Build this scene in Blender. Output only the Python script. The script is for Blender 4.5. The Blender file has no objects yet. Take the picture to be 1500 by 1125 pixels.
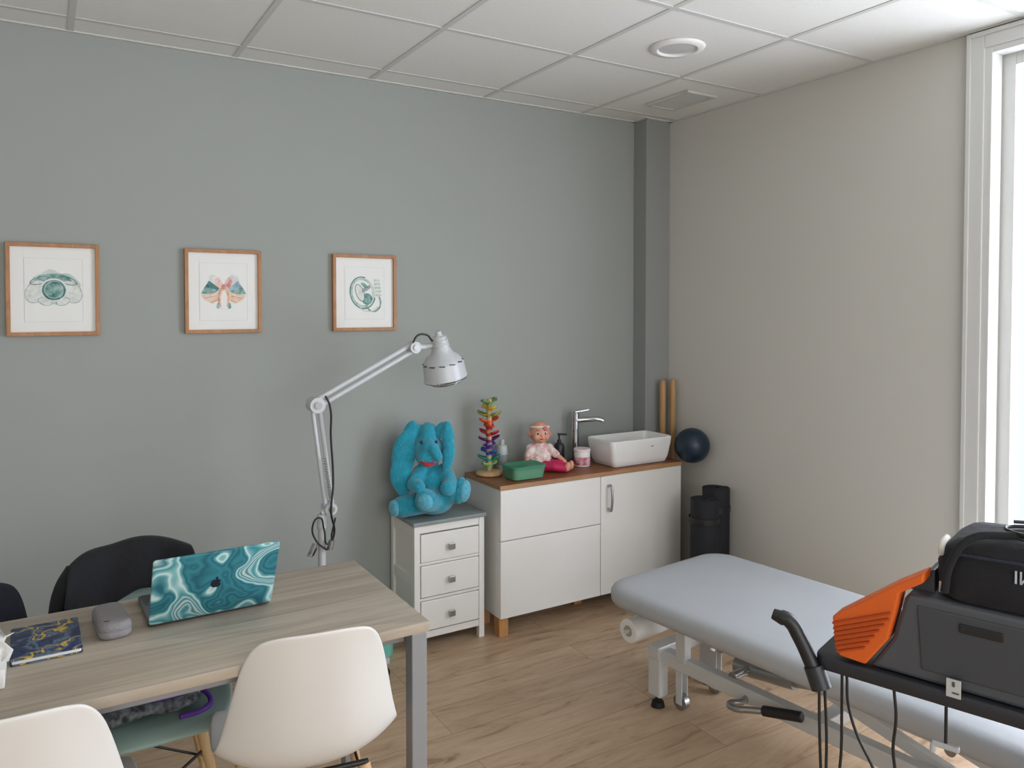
import bpy, bmesh, math, random
from mathutils import Vector, Matrix, Euler
random.seed(4)
S = bpy.context.scene
COL = S.collection

# ---------------------------------------------------------------- materials
def lin(c):
    def f(v):
        v /= 255.0
        return v/12.92 if v <= 0.04045 else ((v+0.055)/1.055)**2.4
    return (f(c[0]), f(c[1]), f(c[2]), 1.0)

def mat(name, rgb, rough=0.5, metal=0.0, var=0.04, vscale=8.0, bump=0.0, bscale=60.0, rgb2=None, spec=0.5, coat=0.0, sheen=0.0):
    m = bpy.data.materials.new(name); m.use_nodes = True
    nt = m.node_tree; b = nt.nodes['Principled BSDF']
    tc = nt.nodes.new('ShaderNodeTexCoord')
    nz = nt.nodes.new('ShaderNodeTexNoise'); nz.inputs['Scale'].default_value = vscale; nz.inputs['Detail'].default_value = 4
    nt.links.new(tc.outputs['Object'], nz.inputs['Vector'])
    cr = nt.nodes.new('ShaderNodeValToRGB')
    c = lin(rgb)
    if rgb2 is None:
        c1 = tuple(max(0, v*(1-var)) for v in c[:3])+(1,)
        c2 = tuple(min(1, v*(1+var)) for v in c[:3])+(1,)
    else:
        c1, c2 = c, lin(rgb2)
    cr.color_ramp.elements[0].position = 0.35; cr.color_ramp.elements[0].color = c1
    cr.color_ramp.elements[1].position = 0.65; cr.color_ramp.elements[1].color = c2
    nt.links.new(nz.outputs['Fac'], cr.inputs['Fac'])
    nt.links.new(cr.outputs['Color'], b.inputs['Base Color'])
    b.inputs['Roughness'].default_value = rough
    b.inputs['Metallic'].default_value = metal
    b.inputs['Specular IOR Level'].default_value = spec
    b.inputs['Coat Weight'].default_value = coat
    b.inputs['Sheen Weight'].default_value = sheen
    if bump > 0:
        n2 = nt.nodes.new('ShaderNodeTexNoise'); n2.inputs['Scale'].default_value = bscale; n2.inputs['Detail'].default_value = 3
        nt.links.new(tc.outputs['Object'], n2.inputs['Vector'])
        bp = nt.nodes.new('ShaderNodeBump'); bp.inputs['Strength'].default_value = bump; bp.inputs['Distance'].default_value = 0.01
        nt.links.new(n2.outputs['Fac'], bp.inputs['Height'])
        nt.links.new(bp.outputs['Normal'], b.inputs['Normal'])
    return m

def wood(name, a, bcol, scale=(1.5, 22, 22), rough=0.5, dist=1.5):
    m = bpy.data.materials.new(name); m.use_nodes = True
    nt = m.node_tree; b = nt.nodes['Principled BSDF']
    tc = nt.nodes.new('ShaderNodeTexCoord'); mp = nt.nodes.new('ShaderNodeMapping')
    mp.inputs['Scale'].default_value = scale
    nt.links.new(tc.outputs['Object'], mp.inputs['Vector'])
    nz = nt.nodes.new('ShaderNodeTexNoise'); nz.inputs['Scale'].default_value = 1.0; nz.inputs['Detail'].default_value = 6
    nz.inputs['Distortion'].default_value = dist; nz.inputs['Roughness'].default_value = 0.6
    nt.links.new(mp.outputs['Vector'], nz.inputs['Vector'])
    cr = nt.nodes.new('ShaderNodeValToRGB')
    cr.color_ramp.elements[0].position = 0.3; cr.color_ramp.elements[0].color = lin(a)
    cr.color_ramp.elements[1].position = 0.7; cr.color_ramp.elements[1].color = lin(bcol)
    nt.links.new(nz.outputs['Fac'], cr.inputs['Fac']); nt.links.new(cr.outputs['Color'], b.inputs['Base Color'])
    b.inputs['Roughness'].default_value = rough
    return m

def floor_mat():
    m = bpy.data.materials.new('oak_laminate'); m.use_nodes = True
    nt = m.node_tree; b = nt.nodes['Principled BSDF']
    tc = nt.nodes.new('ShaderNodeTexCoord')
    br = nt.nodes.new('ShaderNodeTexBrick')
    br.offset = 0.37; br.inputs['Scale'].default_value = 1.0
    br.inputs['Brick Width'].default_value = 1.25; br.inputs['Row Height'].default_value = 0.19
    br.inputs['Mortar Size'].default_value = 0.0010; br.inputs['Mortar Smooth'].default_value = 0.1
    br.inputs['Color1'].default_value = (0.0, 0.0, 0.0, 1); br.inputs['Color2'].default_value = (1, 1, 1, 1)
    br.inputs['Mortar'].default_value = (0.5, 0.5, 0.5, 1)
    nt.links.new(tc.outputs['Object'], br.inputs['Vector'])
    mp = nt.nodes.new('ShaderNodeMapping'); mp.inputs['Scale'].default_value = (1.6, 8, 1)
    nt.links.new(tc.outputs['Object'], mp.inputs['Vector'])
    ad = nt.nodes.new('ShaderNodeVectorMath'); ad.operation = 'MULTIPLY_ADD'
    ad.inputs[1].default_value = (7, 7, 7)
    nt.links.new(br.outputs['Color'], ad.inputs[0]); nt.links.new(mp.outputs['Vector'], ad.inputs[2])
    nz = nt.nodes.new('ShaderNodeTexNoise'); nz.inputs['Scale'].default_value = 1.8; nz.inputs['Detail'].default_value = 8
    nz.inputs['Distortion'].default_value = 1.4; nz.inputs['Roughness'].default_value = 0.66
    nt.links.new(ad.outputs['Vector'], nz.inputs['Vector'])
    cr = nt.nodes.new('ShaderNodeValToRGB')
    e = cr.color_ramp.elements
    e[0].position = 0.26; e[0].color = lin((116, 92, 70))
    e[1].position = 0.72; e[1].color = lin((210, 184, 155))
    x = e.new(0.42); x.color = lin((186, 156, 126))
    nt.links.new(nz.outputs['Fac'], cr.inputs['Fac'])
    mx = nt.nodes.new('ShaderNodeMix'); mx.data_type = 'RGBA'; mx.blend_type = 'MULTIPLY'
    mx.inputs['Factor'].default_value = 1.0
    c2 = nt.nodes.new('ShaderNodeValToRGB')
    c2.color_ramp.elements[0].color = (0.88, 0.87, 0.86, 1); c2.color_ramp.elements[1].color = (1, 1, 1, 1)
    nt.links.new(br.outputs['Color'], c2.inputs['Fac'])
    nt.links.new(cr.outputs['Color'], mx.inputs['A']); nt.links.new(c2.outputs['Color'], mx.inputs['B'])
    m2 = nt.nodes.new('ShaderNodeMix'); m2.data_type = 'RGBA'
    nt.links.new(br.outputs['Fac'], m2.inputs['Factor'])
    nt.links.new(mx.outputs['Result'], m2.inputs['A']); m2.inputs['B'].default_value = lin((132, 106, 80))
    nt.links.new(m2.outputs['Result'], b.inputs['Base Color'])
    b.inputs['Roughness'].default_value = 0.42
    return m

def swirl_mat(name, ramp, scale, warp, rough=0.35, bands=3.0, det=1.5):
    m = bpy.data.materials.new(name); m.use_nodes = True
    nt = m.node_tree; b = nt.nodes['Principled BSDF']
    tc = nt.nodes.new('ShaderNodeTexCoord')
    mp = nt.nodes.new('ShaderNodeMapping'); mp.inputs['Scale'].default_value = (scale, scale, scale); mp.inputs['Rotation'].default_value = (0.2, 0.5, 0.3)
    nt.links.new(tc.outputs['Object'], mp.inputs['Vector'])
    n1 = nt.nodes.new('ShaderNodeTexNoise'); n1.inputs['Scale'].default_value = 0.7; n1.inputs['Detail'].default_value = det
    nt.links.new(mp.outputs['Vector'], n1.inputs['Vector'])
    ma = nt.nodes.new('ShaderNodeVectorMath'); ma.operation = 'MULTIPLY_ADD'; ma.inputs[1].default_value = (warp, warp, warp)
    nt.links.new(n1.outputs['Color'], ma.inputs[0]); nt.links.new(mp.outputs['Vector'], ma.inputs[2])
    n2 = nt.nodes.new('ShaderNodeTexNoise'); n2.inputs['Scale'].default_value = 0.55; n2.inputs['Detail'].default_value = 1.0
    nt.links.new(ma.outputs['Vector'], n2.inputs['Vector'])
    mu = nt.nodes.new('ShaderNodeMath'); mu.operation = 'MULTIPLY'; mu.inputs[1].default_value = bands
    nt.links.new(n2.outputs['Fac'], mu.inputs[0])
    pp = nt.nodes.new('ShaderNodeMath'); pp.operation = 'PINGPONG'; pp.inputs[1].default_value = 1.0
    nt.links.new(mu.outputs[0], pp.inputs[0])
    cr = nt.nodes.new('ShaderNodeValToRGB'); e = cr.color_ramp.elements
    e[0].position = ramp[0][0]; e[0].color = lin(ramp[0][1]); e[1].position = ramp[-1][0]; e[1].color = lin(ramp[-1][1])
    for p_, c_ in ramp[1:-1]:
        q = e.new(p_); q.color = lin(c_)
    nt.links.new(pp.outputs[0], cr.inputs['Fac']); nt.links.new(cr.outputs['Color'], b.inputs['Base Color'])
    b.inputs['Roughness'].default_value = rough
    return m

def glass_mat(name, rgb, mixf=0.5, rough=0.1):
    m = bpy.data.materials.new(name); m.use_nodes = True
    nt = m.node_tree; nt.nodes.clear()
    out = nt.nodes.new('ShaderNodeOutputMaterial'); mx = nt.nodes.new('ShaderNodeMixShader')
    tr = nt.nodes.new('ShaderNodeBsdfTransparent'); tr.inputs['Color'].default_value = lin(rgb)
    pr = nt.nodes.new('ShaderNodeBsdfPrincipled'); pr.inputs['Base Color'].default_value = lin(rgb); pr.inputs['Roughness'].default_value = rough
    mx.inputs['Fac'].default_value = mixf
    nt.links.new(tr.outputs[0], mx.inputs[1]); nt.links.new(pr.outputs[0], mx.inputs[2]); nt.links.new(mx.outputs[0], out.inputs[0])
    return m

M = {}
M['wall_grey'] = mat('wall_grey_green', (160, 165, 161), 0.9, var=0.012, vscale=1.5, spec=0.3)
M['col_grey'] = mat('column_grey', (150, 153, 151), 0.9, var=0.012, spec=0.3)
M['wall_white'] = mat('wall_offwhite', (208, 206, 199), 0.9, var=0.01, vscale=1.5, spec=0.3)
M['tile'] = mat('ceiling_tile', (230, 230, 226), 0.95, var=0.02, vscale=160, bump=0.08, bscale=300, spec=0.2)
M['tbar'] = mat('tbar_white', (205, 206, 203), 0.5, var=0.01)
M['trimw'] = mat('trim_white', (216, 217, 215), 0.45, var=0.01)
M['floor'] = floor_mat()
M['frame_wood'] = wood('frame_oak', (158, 108, 68), (186, 136, 92), (30, 30, 8), 0.45)
M['paper'] = mat('art_paper', (236, 237, 234), 0.7, var=0.01)
M['desk'] = wood('desk_greige', (152, 138, 122), (194, 182, 165), (1.6, 26, 10), 0.45, 0.8)
M['steel_grey'] = mat('steel_grey', (150, 153, 156), 0.4, 0.3, var=0.02)
M['white_lac'] = mat('white_lacquer', (230, 229, 225), 0.4, var=0.008)
M['white_plastic'] = mat('white_plastic', (222, 221, 217), 0.38, var=0.01)
M['ceramic'] = mat('ceramic', (236, 236, 235), 0.12, var=0.005, coat=0.5)
M['counter'] = wood('counter_wood', (120, 72, 42), (158, 102, 64), (3, 30, 30), 0.35)
M['counter_edge'] = wood('counter_edge', (156, 112, 74), (186, 144, 102), (3, 30, 30), 0.5)
M['orange_wood'] = wood('leg_wood', (172, 118, 68), (202, 150, 96), (20, 20, 3), 0.45)
M['club_wood'] = wood('club_wood', (168, 130, 84), (192, 152, 104), (20, 20, 3), 0.45)
M['ltwood'] = wood('light_wood', (192, 156, 110), (216, 184, 140), (20, 20, 3), 0.5)
M['greytop'] = mat('grey_top', (134, 143, 142), 0.5, var=0.03)
M['chrome'] = mat('chrome', (205, 207, 210), 0.12, 1.0, var=0.01)
M['nickel'] = mat('nickel', (170, 172, 172), 0.3, 0.9, var=0.01)
M['black'] = mat('black_plastic', (26, 27, 29), 0.4, var=0.05)
M['rubber'] = mat('black_rubber', (22, 22, 24), 0.7, var=0.05)
M['fabricblk'] = mat('black_fabric', (22, 23, 28), 0.9, var=0.15, bump=0.3, bscale=40, sheen=0.05)
M['navy'] = mat('navy_fabric', (34, 40, 54), 0.9, var=0.1, bump=0.3, bscale=60)
M['mint'] = mat('mint_plastic', (150, 176, 168), 0.45, var=0.01)
M['mintbin'] = mat('mint_bin', (120, 205, 190), 0.4, var=0.01)
M['plush'] = mat('plush_turquoise', (34, 156, 182), 0.95, var=0.12, vscale=50, bump=0.6, bscale=160, sheen=0.4)
M['plush2'] = mat('plush_sole', (110, 186, 206), 0.9, rgb2=(64, 158, 186), vscale=120, sheen=0.3)
M['red'] = mat('red_felt', (196, 30, 44), 0.7)
M['white'] = mat('plain_white', (236, 236, 234), 0.5, var=0.005)
M['mat_dark'] = mat('mat_foam', (28, 31, 38), 0.75, var=0.05, bump=0.1)
M['ball'] = mat('ball_blue', (20, 42, 60), 0.35, var=0.05)
M['bedvinyl'] = mat('bed_vinyl', (174, 177, 181), 0.5, var=0.02, vscale=4, bump=0.04, bscale=300)
M['bedframe'] = mat('bed_enamel', (210, 212, 212), 0.35, 0.1, var=0.01)
M['lampwhite'] = mat('lamp_enamel', (194, 198, 201), 0.35, 0.05, var=0.01)
M['bulb'] = mat('ir_bulb', (196, 150, 120), 0.2, var=0.05)
M['marble'] = swirl_mat('teal_marble', [(0.0, (30, 92, 106)), (0.14, (52, 130, 142)), (0.28, (26, 98, 114)), (0.40, (104, 168, 174)), (0.46, (206, 226, 224)), (0.54, (128, 184, 186)), (0.68, (56, 134, 146)), (0.80, (176, 212, 210)), (0.88, (40, 112, 126)), (1.0, (200, 222, 220))], 11, 2.6, bands=5.5)
M['starry'] = swirl_mat('starry_cover', [(0.0, (20, 30, 62)), (0.3, (42, 62, 108)), (0.5, (28, 40, 78)), (0.72, (96, 118, 140)), (0.86, (36, 52, 92)), (0.95, (190, 164, 70)), (1.0, (206, 184, 90))], 26, 2.0, 0.5, 5.0, 3.0)
M['alu'] = mat('space_grey_alu', (110, 112, 116), 0.35, 0.8)
M['greyfelt'] = mat('grey_felt', (134, 132, 134), 0.9, var=0.06, bump=0.3, bscale=200)
M['skin'] = mat('doll_skin', (220, 156, 130), 0.45, var=0.03)
M['pink'] = mat('soft_pink', (222, 136, 148), 0.7)
M['hotpink'] = mat('hot_pink', (190, 30, 84), 0.6)
M['floral'] = mat('floral_cloth', (236, 230, 226), 0.8, rgb2=(214, 160, 158), vscale=45)
M['eye'] = mat('eye_dark', (26, 34, 52), 0.15)
M['lips'] = mat('doll_lips', (190, 60, 70), 0.4)
M['greenglass'] = glass_mat('green_glass', (170, 222, 195), 0.3)
M['greenlid'] = glass_mat('green_lid', (90, 180, 145), 0.55, 0.3)
M['orange'] = mat('orange_plastic', (218, 98, 30), 0.45, var=0.03)
M['orange_d'] = mat('orange_rib', (176, 68, 18), 0.5)
M['devgrey'] = mat('device_grey', (74, 78, 84), 0.45, var=0.02)
M['devdark'] = mat('device_dark', (38, 41, 47), 0.4, var=0.02)
M['purple'] = mat('purple_strap', (84, 40, 140), 0.6)
M['bagpat'] = mat('bag_pattern', (40, 44, 50), 0.8, rgb2=(120, 126, 130), vscale=55)
M['frost'] = glass_mat('frosted_glass', (240, 244, 250), 0.3, 0.6)

# ---------------------------------------------------------------- mesh helpers
def group(name, loc=(0, 0, 0), rz=0.0):
    e = bpy.data.objects.new(name, None); COL.objects.link(e)
    e.empty_display_size = 0.1; e.location = loc; e.rotation_euler = (0, 0, math.radians(rz))
    return e

def addobj(name, me, parent, m, smooth=False):
    o = bpy.data.objects.new(name, me); COL.objects.link(o)
    if m is not None:
        for mm in (m if isinstance(m, (list, tuple)) else [m]): me.materials.append(mm)
    if smooth:
        for p in me.polygons: p.use_smooth = True
    if parent is not None: o.parent = parent
    return o

def frombm(name, bm, parent, m, smooth=False):
    bmesh.ops.recalc_face_normals(bm, faces=bm.faces)
    me = bpy.data.meshes.new(name); bm.to_mesh(me); bm.free()
    return addobj(name, me, parent, m, smooth)

def bm_box(bm, c, s, rot=None):
    mtx = Matrix.Translation(c)
    if rot is not None: mtx = mtx @ Euler(rot).to_matrix().to_4x4()
    mtx = mtx @ Matrix.Diagonal((s[0], s[1], s[2], 1))
    return bmesh.ops.create_cube(bm, size=1.0, matrix=mtx)

def box(name, parent, c, s, m, bev=0.003, rot=None, seg=2):
    bm = bmesh.new(); bm_box(bm, c, s, rot)
    o = frombm(name, bm, parent, m)
    if bev > 0:
        md = o.modifiers.new('bev', 'BEVEL'); md.width = min(bev, min(s)*0.45); md.segments = seg
    return o

def boxes(name, parent, lst, m, bev=0.002):
    bm = bmesh.new()
    for it in lst: bm_box(bm, it[0], it[1], it[2] if len(it) > 2 else None)
    o = frombm(name, bm, parent, m)
    if bev > 0:
        md = o.modifiers.new('bev', 'BEVEL'); md.width = bev; md.segments = 2
    return o

def bm_cyl(bm, p1, p2, r1, r2=None, n=24):
    if r2 is None: r2 = r1
    p1 = Vector(p1); p2 = Vector(p2); d = p2-p1
    q = d.to_track_quat('Z', 'Y').to_matrix().to_4x4()
    mtx = Matrix.Translation((p1+p2)/2) @ q
    bmesh.ops.create_cone(bm, cap_ends=True, segments=n, radius1=r1, radius2=r2, depth=d.length, matrix=mtx)

def shade(o, ang=40):
    for p in o.data.polygons: p.use_smooth = True
    try:
        o.data.set_sharp_from_angle(angle=math.radians(ang))
    except Exception: pass
    return o

def cyl(name, parent, p1, p2, r1, r2, m, n=28, bev=0.0):
    bm = bmesh.new(); bm_cyl(bm, p1, p2, r1, r2, n)
    o = frombm(name, bm, parent, m); shade(o)
    if bev > 0:
        md = o.modifiers.new('bev', 'BEVEL'); md.width = bev; md.segments = 3; md.limit_method = 'ANGLE'
    return o

def cyls(name, parent, lst, m, n=16):
    bm = bmesh.new()
    for it in lst: bm_cyl(bm, it[0], it[1], it[2], it[3] if len(it) > 3 else None, n)
    return shade(frombm(name, bm, parent, m))

def lathe(name, parent, prof, m, loc=(0, 0, 0), rot=None, n=40, sharp=50):
    bm = bmesh.new(); rings = []
    R = Euler(rot).to_matrix() if rot is not None else Matrix.Identity(3)
    L = Vector(loc)
    for r, z in prof:
        if r < 1e-5:
            rings.append([bm.verts.new(L + R @ Vector((0, 0, z)))])
        else:
            rings.append([bm.verts.new(L + R @ Vector((r*math.cos(2*math.pi*i/n), r*math.sin(2*math.pi*i/n), z))) for i in range(n)])
    for a, b in zip(rings[:-1], rings[1:]):
        for i in range(n):
            j = (i+1) % n
            if len(a) == 1 and len(b) == 1: continue
            if len(a) == 1: bm.faces.new((a[0], b[i], b[j]))
            elif len(b) == 1: bm.faces.new((a[i], a[j], b[0]))
            else: bm.faces.new((a[i], a[j], b[j], b[i]))
    return shade(frombm(name, bm, parent, m), sharp)

def tube(name, parent, pts, r, m, res=6):
    cu = bpy.data.curves.new(name, 'CURVE'); cu.dimensions = '3D'
    sp = cu.splines.new('BEZIER'); sp.bezier_points.add(len(pts)-1)
    for bp, p in zip(sp.bezier_points, pts):
        bp.co = p; bp.handle_left_type = 'AUTO'; bp.handle_right_type = 'AUTO'
    cu.bevel_depth = r; cu.bevel_resolution = 4; cu.resolution_u = res; cu.use_fill_caps = True
    tmp = bpy.data.objects.new('tmp', cu); COL.objects.link(tmp)
    dg = bpy.context.evaluated_depsgraph_get()
    me = bpy.data.meshes.new_from_object(tmp.evaluated_get(dg))
    bpy.data.objects.remove(tmp)
    me.materials.clear()
    return addobj(name, me, parent, m, True)

def rrect(w, d, r, n=6, cx=0, cy=0):
    pts = []
    for (sx, sy, a0) in ((1, 1, 0), (-1, 1, 90), (-1, -1, 180), (1, -1, 270)):
        for i in range(n+1):
            a = math.radians(a0 + 90*i/n)
            pts.append((cx + sx*(w/2-r) + r*math.cos(a), cy + sy*(d/2-r) + r*math.sin(a)))
    return pts

def loft(name, parent, loops, m, caps=(True, True), sharp=40, mtx=None):
    bm = bmesh.new(); L = []
    for lp in loops:
        L.append([bm.verts.new((mtx @ Vector(p)) if mtx is not None else p) for p in lp])
    for a, b in zip(L[:-1], L[1:]):
        n = len(a)
        for i in range(n):
            j = (i+1) % n
            bm.faces.new((a[i], a[j], b[j], b[i]))
    if caps[0]: bm.faces.new(L[0])
    if caps[1]: bm.faces.new(L[-1])
    return shade(frombm(name, bm, parent, m), sharp)

def slab(name, parent, cx, cy, z0, z1, w, d, r, m, e=0.004, n=6, mtx=None):
    lv = [(z0, -e), (z0+e*0.3, -e*0.3), (z0+e, 0), (z1-e, 0), (z1-e*0.3, -e*0.3), (z1, -e)]
    loops = []
    for z, ins in lv:
        loops.append([(x, y, z) for x, y in rrect(w+2*ins, d+2*ins, max(r+ins, 0.0008), n, cx, cy)])
    return loft(name, parent, loops, m, sharp=50, mtx=mtx)

def prism(name, parent, pts, axis, a0, a1, m, bev=0.0):
    bm = bmesh.new()
    def P(p, t):
        return {'x': (t, p[0], p[1]), 'y': (p[0], t, p[1]), 'z': (p[0], p[1], t)}[axis]
    A = [bm.verts.new(P(p, a0)) for p in pts]; B = [bm.verts.new(P(p, a1)) for p in pts]
    n = len(pts)
    for i in range(n):
        j = (i+1) % n; bm.faces.new((A[i], A[j], B[j], B[i]))
    bm.faces.new(A); bm.faces.new(B)
    o = frombm(name, bm, parent, m)
    if bev > 0:
        md = o.modifiers.new('bev', 'BEVEL'); md.width = bev; md.segments = 2
    return o

def bm_ell(bm, c, r, rot=(0, 0, 0), n=20):
    if not isinstance(r, (tuple, list)): r = (r, r, r)
    mtx = Matrix.Translation(c) @ Euler(rot).to_matrix().to_4x4() @ Matrix.Diagonal((r[0], r[1], r[2], 1))
    bmesh.ops.create_uvsphere(bm, u_segments=n, v_segments=max(8, n//2), radius=1.0, matrix=mtx)

def ell(name, parent, c, r, m, rot=(0, 0, 0), n=24):
    bm = bmesh.new(); bm_ell(bm, c, r, rot, n)
    return frombm(name, bm, parent, m, True)

def blob(name, parent, ells, m, voxel=0.006, sm=6, caps=()):
    bm = bmesh.new()
    for it in ells: bm_ell(bm, it[0], it[1], it[2] if len(it) > 2 else (0, 0, 0), 20)
    for (pts) in caps:
        for (p1, r1), (p2, r2) in zip(pts[:-1], pts[1:]):
            p1 = Vector(p1); p2 = Vector(p2)
            k = max(2, int((p2-p1).length/(0.4*min(r1, r2)))+1)
            for i in range(k+1):
                t = i/k; bm_ell(bm, p1.lerp(p2, t), r1+(r2-r1)*t, (0, 0, 0), 16)
    o = frombm(name, bm, parent, m, True)
    md = o.modifiers.new('rm', 'REMESH'); md.mode = 'VOXEL'; md.voxel_size = voxel; md.use_smooth_shade = True
    if sm:
        s = o.modifiers.new('sm', 'SMOOTH'); s.iterations = sm; s.factor = 0.5
    return o

# ---------------------------------------------------------------- room
H = 2.59; WX = 3.065; WY = 3.42; X0 = -1.7; Y0 = -1.9
box('floor', None, ((X0+WX)/2, (Y0+WY)/2, -0.05), (WX-X0+0.4, WY-Y0+0.4, 0.1), M['floor'], 0)
box('wall_back', None, ((X0+WX)/2, WY+0.05, H/2), (WX-X0+0.2, 0.1, H), M['wall_grey'], 0)
box('wall_left', None, (X0-0.05, (Y0+WY)/2, H/2), (0.1, WY-Y0, H), M['wall_white'], 0)
box('wall_column', None, ((2.89+WX)/2, (3.314+WY)/2, H/2), (WX-2.89, WY-3.314, H), M['col_grey'], 0.002)
# front wall (behind the camera) with an opening added for fill light
fx0, fx1, fz0, fz1 = -0.9, 2.3, 0.75, 2.35
bm = bmesh.new()
bm_box(bm, ((X0+fx0)/2, Y0-0.05, H/2), (fx0-X0, 0.1, H)); bm_box(bm, ((fx1+WX)/2, Y0-0.05, H/2), (WX-fx1, 0.1, H))
bm_box(bm, ((fx0+fx1)/2, Y0-0.05, fz0/2), (fx1-fx0, 0.1, fz0)); bm_box(bm, ((fx0+fx1)/2, Y0-0.05, (fz1+H)/2), (fx1-fx0, 0.1, H-fz1))
frombm('wall_front', bm, None, M['wall_white'])
# right wall with window opening
wy0, wy1, wz0, wz1 = -0.75, 1.60, 0.04, 2.53
bm = bmesh.new(); T = 0.22
bm_box(bm, (WX+T/2, (wy1+WY)/2, H/2), (T, WY-wy1, H))
bm_box(bm, (WX+T/2, (Y0+wy0)/2, H/2), (T, wy0-Y0, H))
bm_box(bm, (WX+T/2, (wy0+wy1)/2, (wz1+H)/2), (T, wy1-wy0, H-wz1))
bm_box(bm, (WX+T/2, (wy0+wy1)/2, wz0/2), (T, wy1-wy0, wz0))
frombm('wall_right', bm, None, M['wall_white'])

# ceiling: tiles + T-bar grid
bm = bmesh.new()
bm_box(bm, ((X0+WX)/2, (Y0+WY)/2, H+0.05), (WX-X0+0.4, WY-Y0+0.4, 0.1))
n0 = len(bm.faces)
x = 0.11+0.6*4
while x > X0:
    bm_box(bm, (x, (Y0+WY)/2, H-0.0012), (0.022, WY-Y0, 0.003)); x -= 0.6
y = 3.25
while y > Y0:
    bm_box(bm, ((X0+WX)/2, y, H-0.0014), (WX-X0, 0.022, 0.0028)); y -= 0.6
bm_box(bm, ((X0+WX)/2, WY-0.010, H-0.002), (WX-X0, 0.02, 0.006))
bm_box(bm, (WX-0.010, (Y0+WY)/2, H-0.002), (0.02, WY-Y0, 0.006))
bm_box(bm, (2.89-0.01, 3.36, H-0.002), (0.02, 0.13, 0.006))
bm_box(bm, (2.97, 3.304, H-0.002), (0.19, 0.02, 0.006))
bm.faces.ensure_lookup_table()
for i, f in enumerate(bm.faces): f.material_index = 0 if i < n0 else 1
frombm('ceiling', bm, None, [M['tile'], M['tbar']])

# baseboards
box('baseboard_back', None, ((X0+2.89)/2, WY-0.006, 0.035), (2.89-X0, 0.012, 0.07), M['trimw'], 0.002)
box('baseboard_right', None, (WX-0.006, (1.70+3.314)/2, 0.035), (0.012, 3.314-1.70, 0.07), M['trimw'], 0.002)

# windows
W = group('window_1', (WX, 0, 0))
def frame_rect(name, parent, xa, xb, ya, yb, za, zb, w, m):
    cx = (xa+xb)/2; sx = abs(xb-xa)
    return boxes(name, parent, [((cx, ya+w/2, (za+zb)/2), (sx, w, zb-za)), ((cx, yb-w/2, (za+zb)/2), (sx, w, zb-za)),
        ((cx, (ya+yb)/2, zb-w/2), (sx, yb-ya-2*w, w)), ((cx, (ya+yb)/2, za+w/2), (sx, yb-ya-2*w, w))], m, 0.003)
frame_rect('casing_outer', W, -0.018, -0.001, wy0-0.055, wy1+0.055, 0.0, wz1+0.05, 0.065, M['trimw'])
frame_rect('casing_bead', W, -0.024, -0.018, wy0-0.055, wy1+0.055, 0.0, wz1+0.05, 0.018, M['trimw'])
frame_rect('casing_inner', W, -0.012, 0.06, wy0+0.002, wy1-0.002, wz0+0.002, wz1-0.002, 0.035, M['trimw'])
frame_rect('sash', W, 0.07, 0.11, wy0+0.01, wy1-0.01, wz0+0.01, wz1-0.01, 0.07, M['trimw'])
boxes('mullion', W, [((0.09, 0.42, (wz0+wz1)/2), (0.04, 0.07, wz1-wz0-0.16))], M['trimw'])
box('pane', W, (0.09, (wy0+wy1)/2, (wz0+wz1)/2), (0.006, wy1-wy0-0.15, wz1-wz0-0.15), M['frost'], 0)
W2 = group('added_fill_window', (0, Y0, 0))  # unseen window frame, added around the opening for the front fill
boxes('frame', W2, [((fx0+0.03, -0.05, (fz0+fz1)/2), (0.06, 0.06, fz1-fz0)), ((fx1-0.03, -0.05, (fz0+fz1)/2), (0.06, 0.06, fz1-fz0)), (((fx0+fx1)/2, -0.05, (fz0+fz1)/2), (0.06, 0.06, fz1-fz0)),
    (((fx0+fx1)/2, -0.05, fz0+0.03), (fx1-fx0, 0.06, 0.06)), (((fx0+fx1)/2, -0.05, fz1-0.03), (fx1-fx0, 0.06, 0.06))], M['trimw'])

# ceiling downlight + vent
D = group('ceiling_downlight', (2.21, 2.35, H-0.001))
lathe('bezel', D, [(0.075, -0.004), (0.082, -0.012), (0.105, -0.010), (0.112, -0.001), (0.112, 0.0)], M['white'])
lathe('diffuser', D, [(0.0, -0.006), (0.04, -0.007), (0.078, -0.004), (0.078, 0.0)], mat('diffuser', (206, 206, 204), 0.3))
V = group('ceiling_vent', (2.78, 2.93, H-0.001), 0)
frame = [((0, 0.145, -0.006), (0.2, 0.02, 0.012)), ((0, -0.145, -0.006), (0.2, 0.02, 0.012)), ((0.09, 0, -0.006), (0.02, 0.28, 0.012)), ((-0.09, 0, -0.006), (0.02, 0.28, 0.012))]
boxes('grille_frame', V, frame, M['tbar'], 0.001)
boxes('louvres', V, [((-0.075+0.0125*i, 0, -0.006), (0.008, 0.27, 0.0015), (0, 0.6, 0)) for i in range(13)], M['tbar'], 0)
box('duct_back', V, (0, 0, -0.0012), (0.17, 0.27, 0.001), mat('vent_dark', (160, 160, 158), 0.9), 0)

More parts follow.
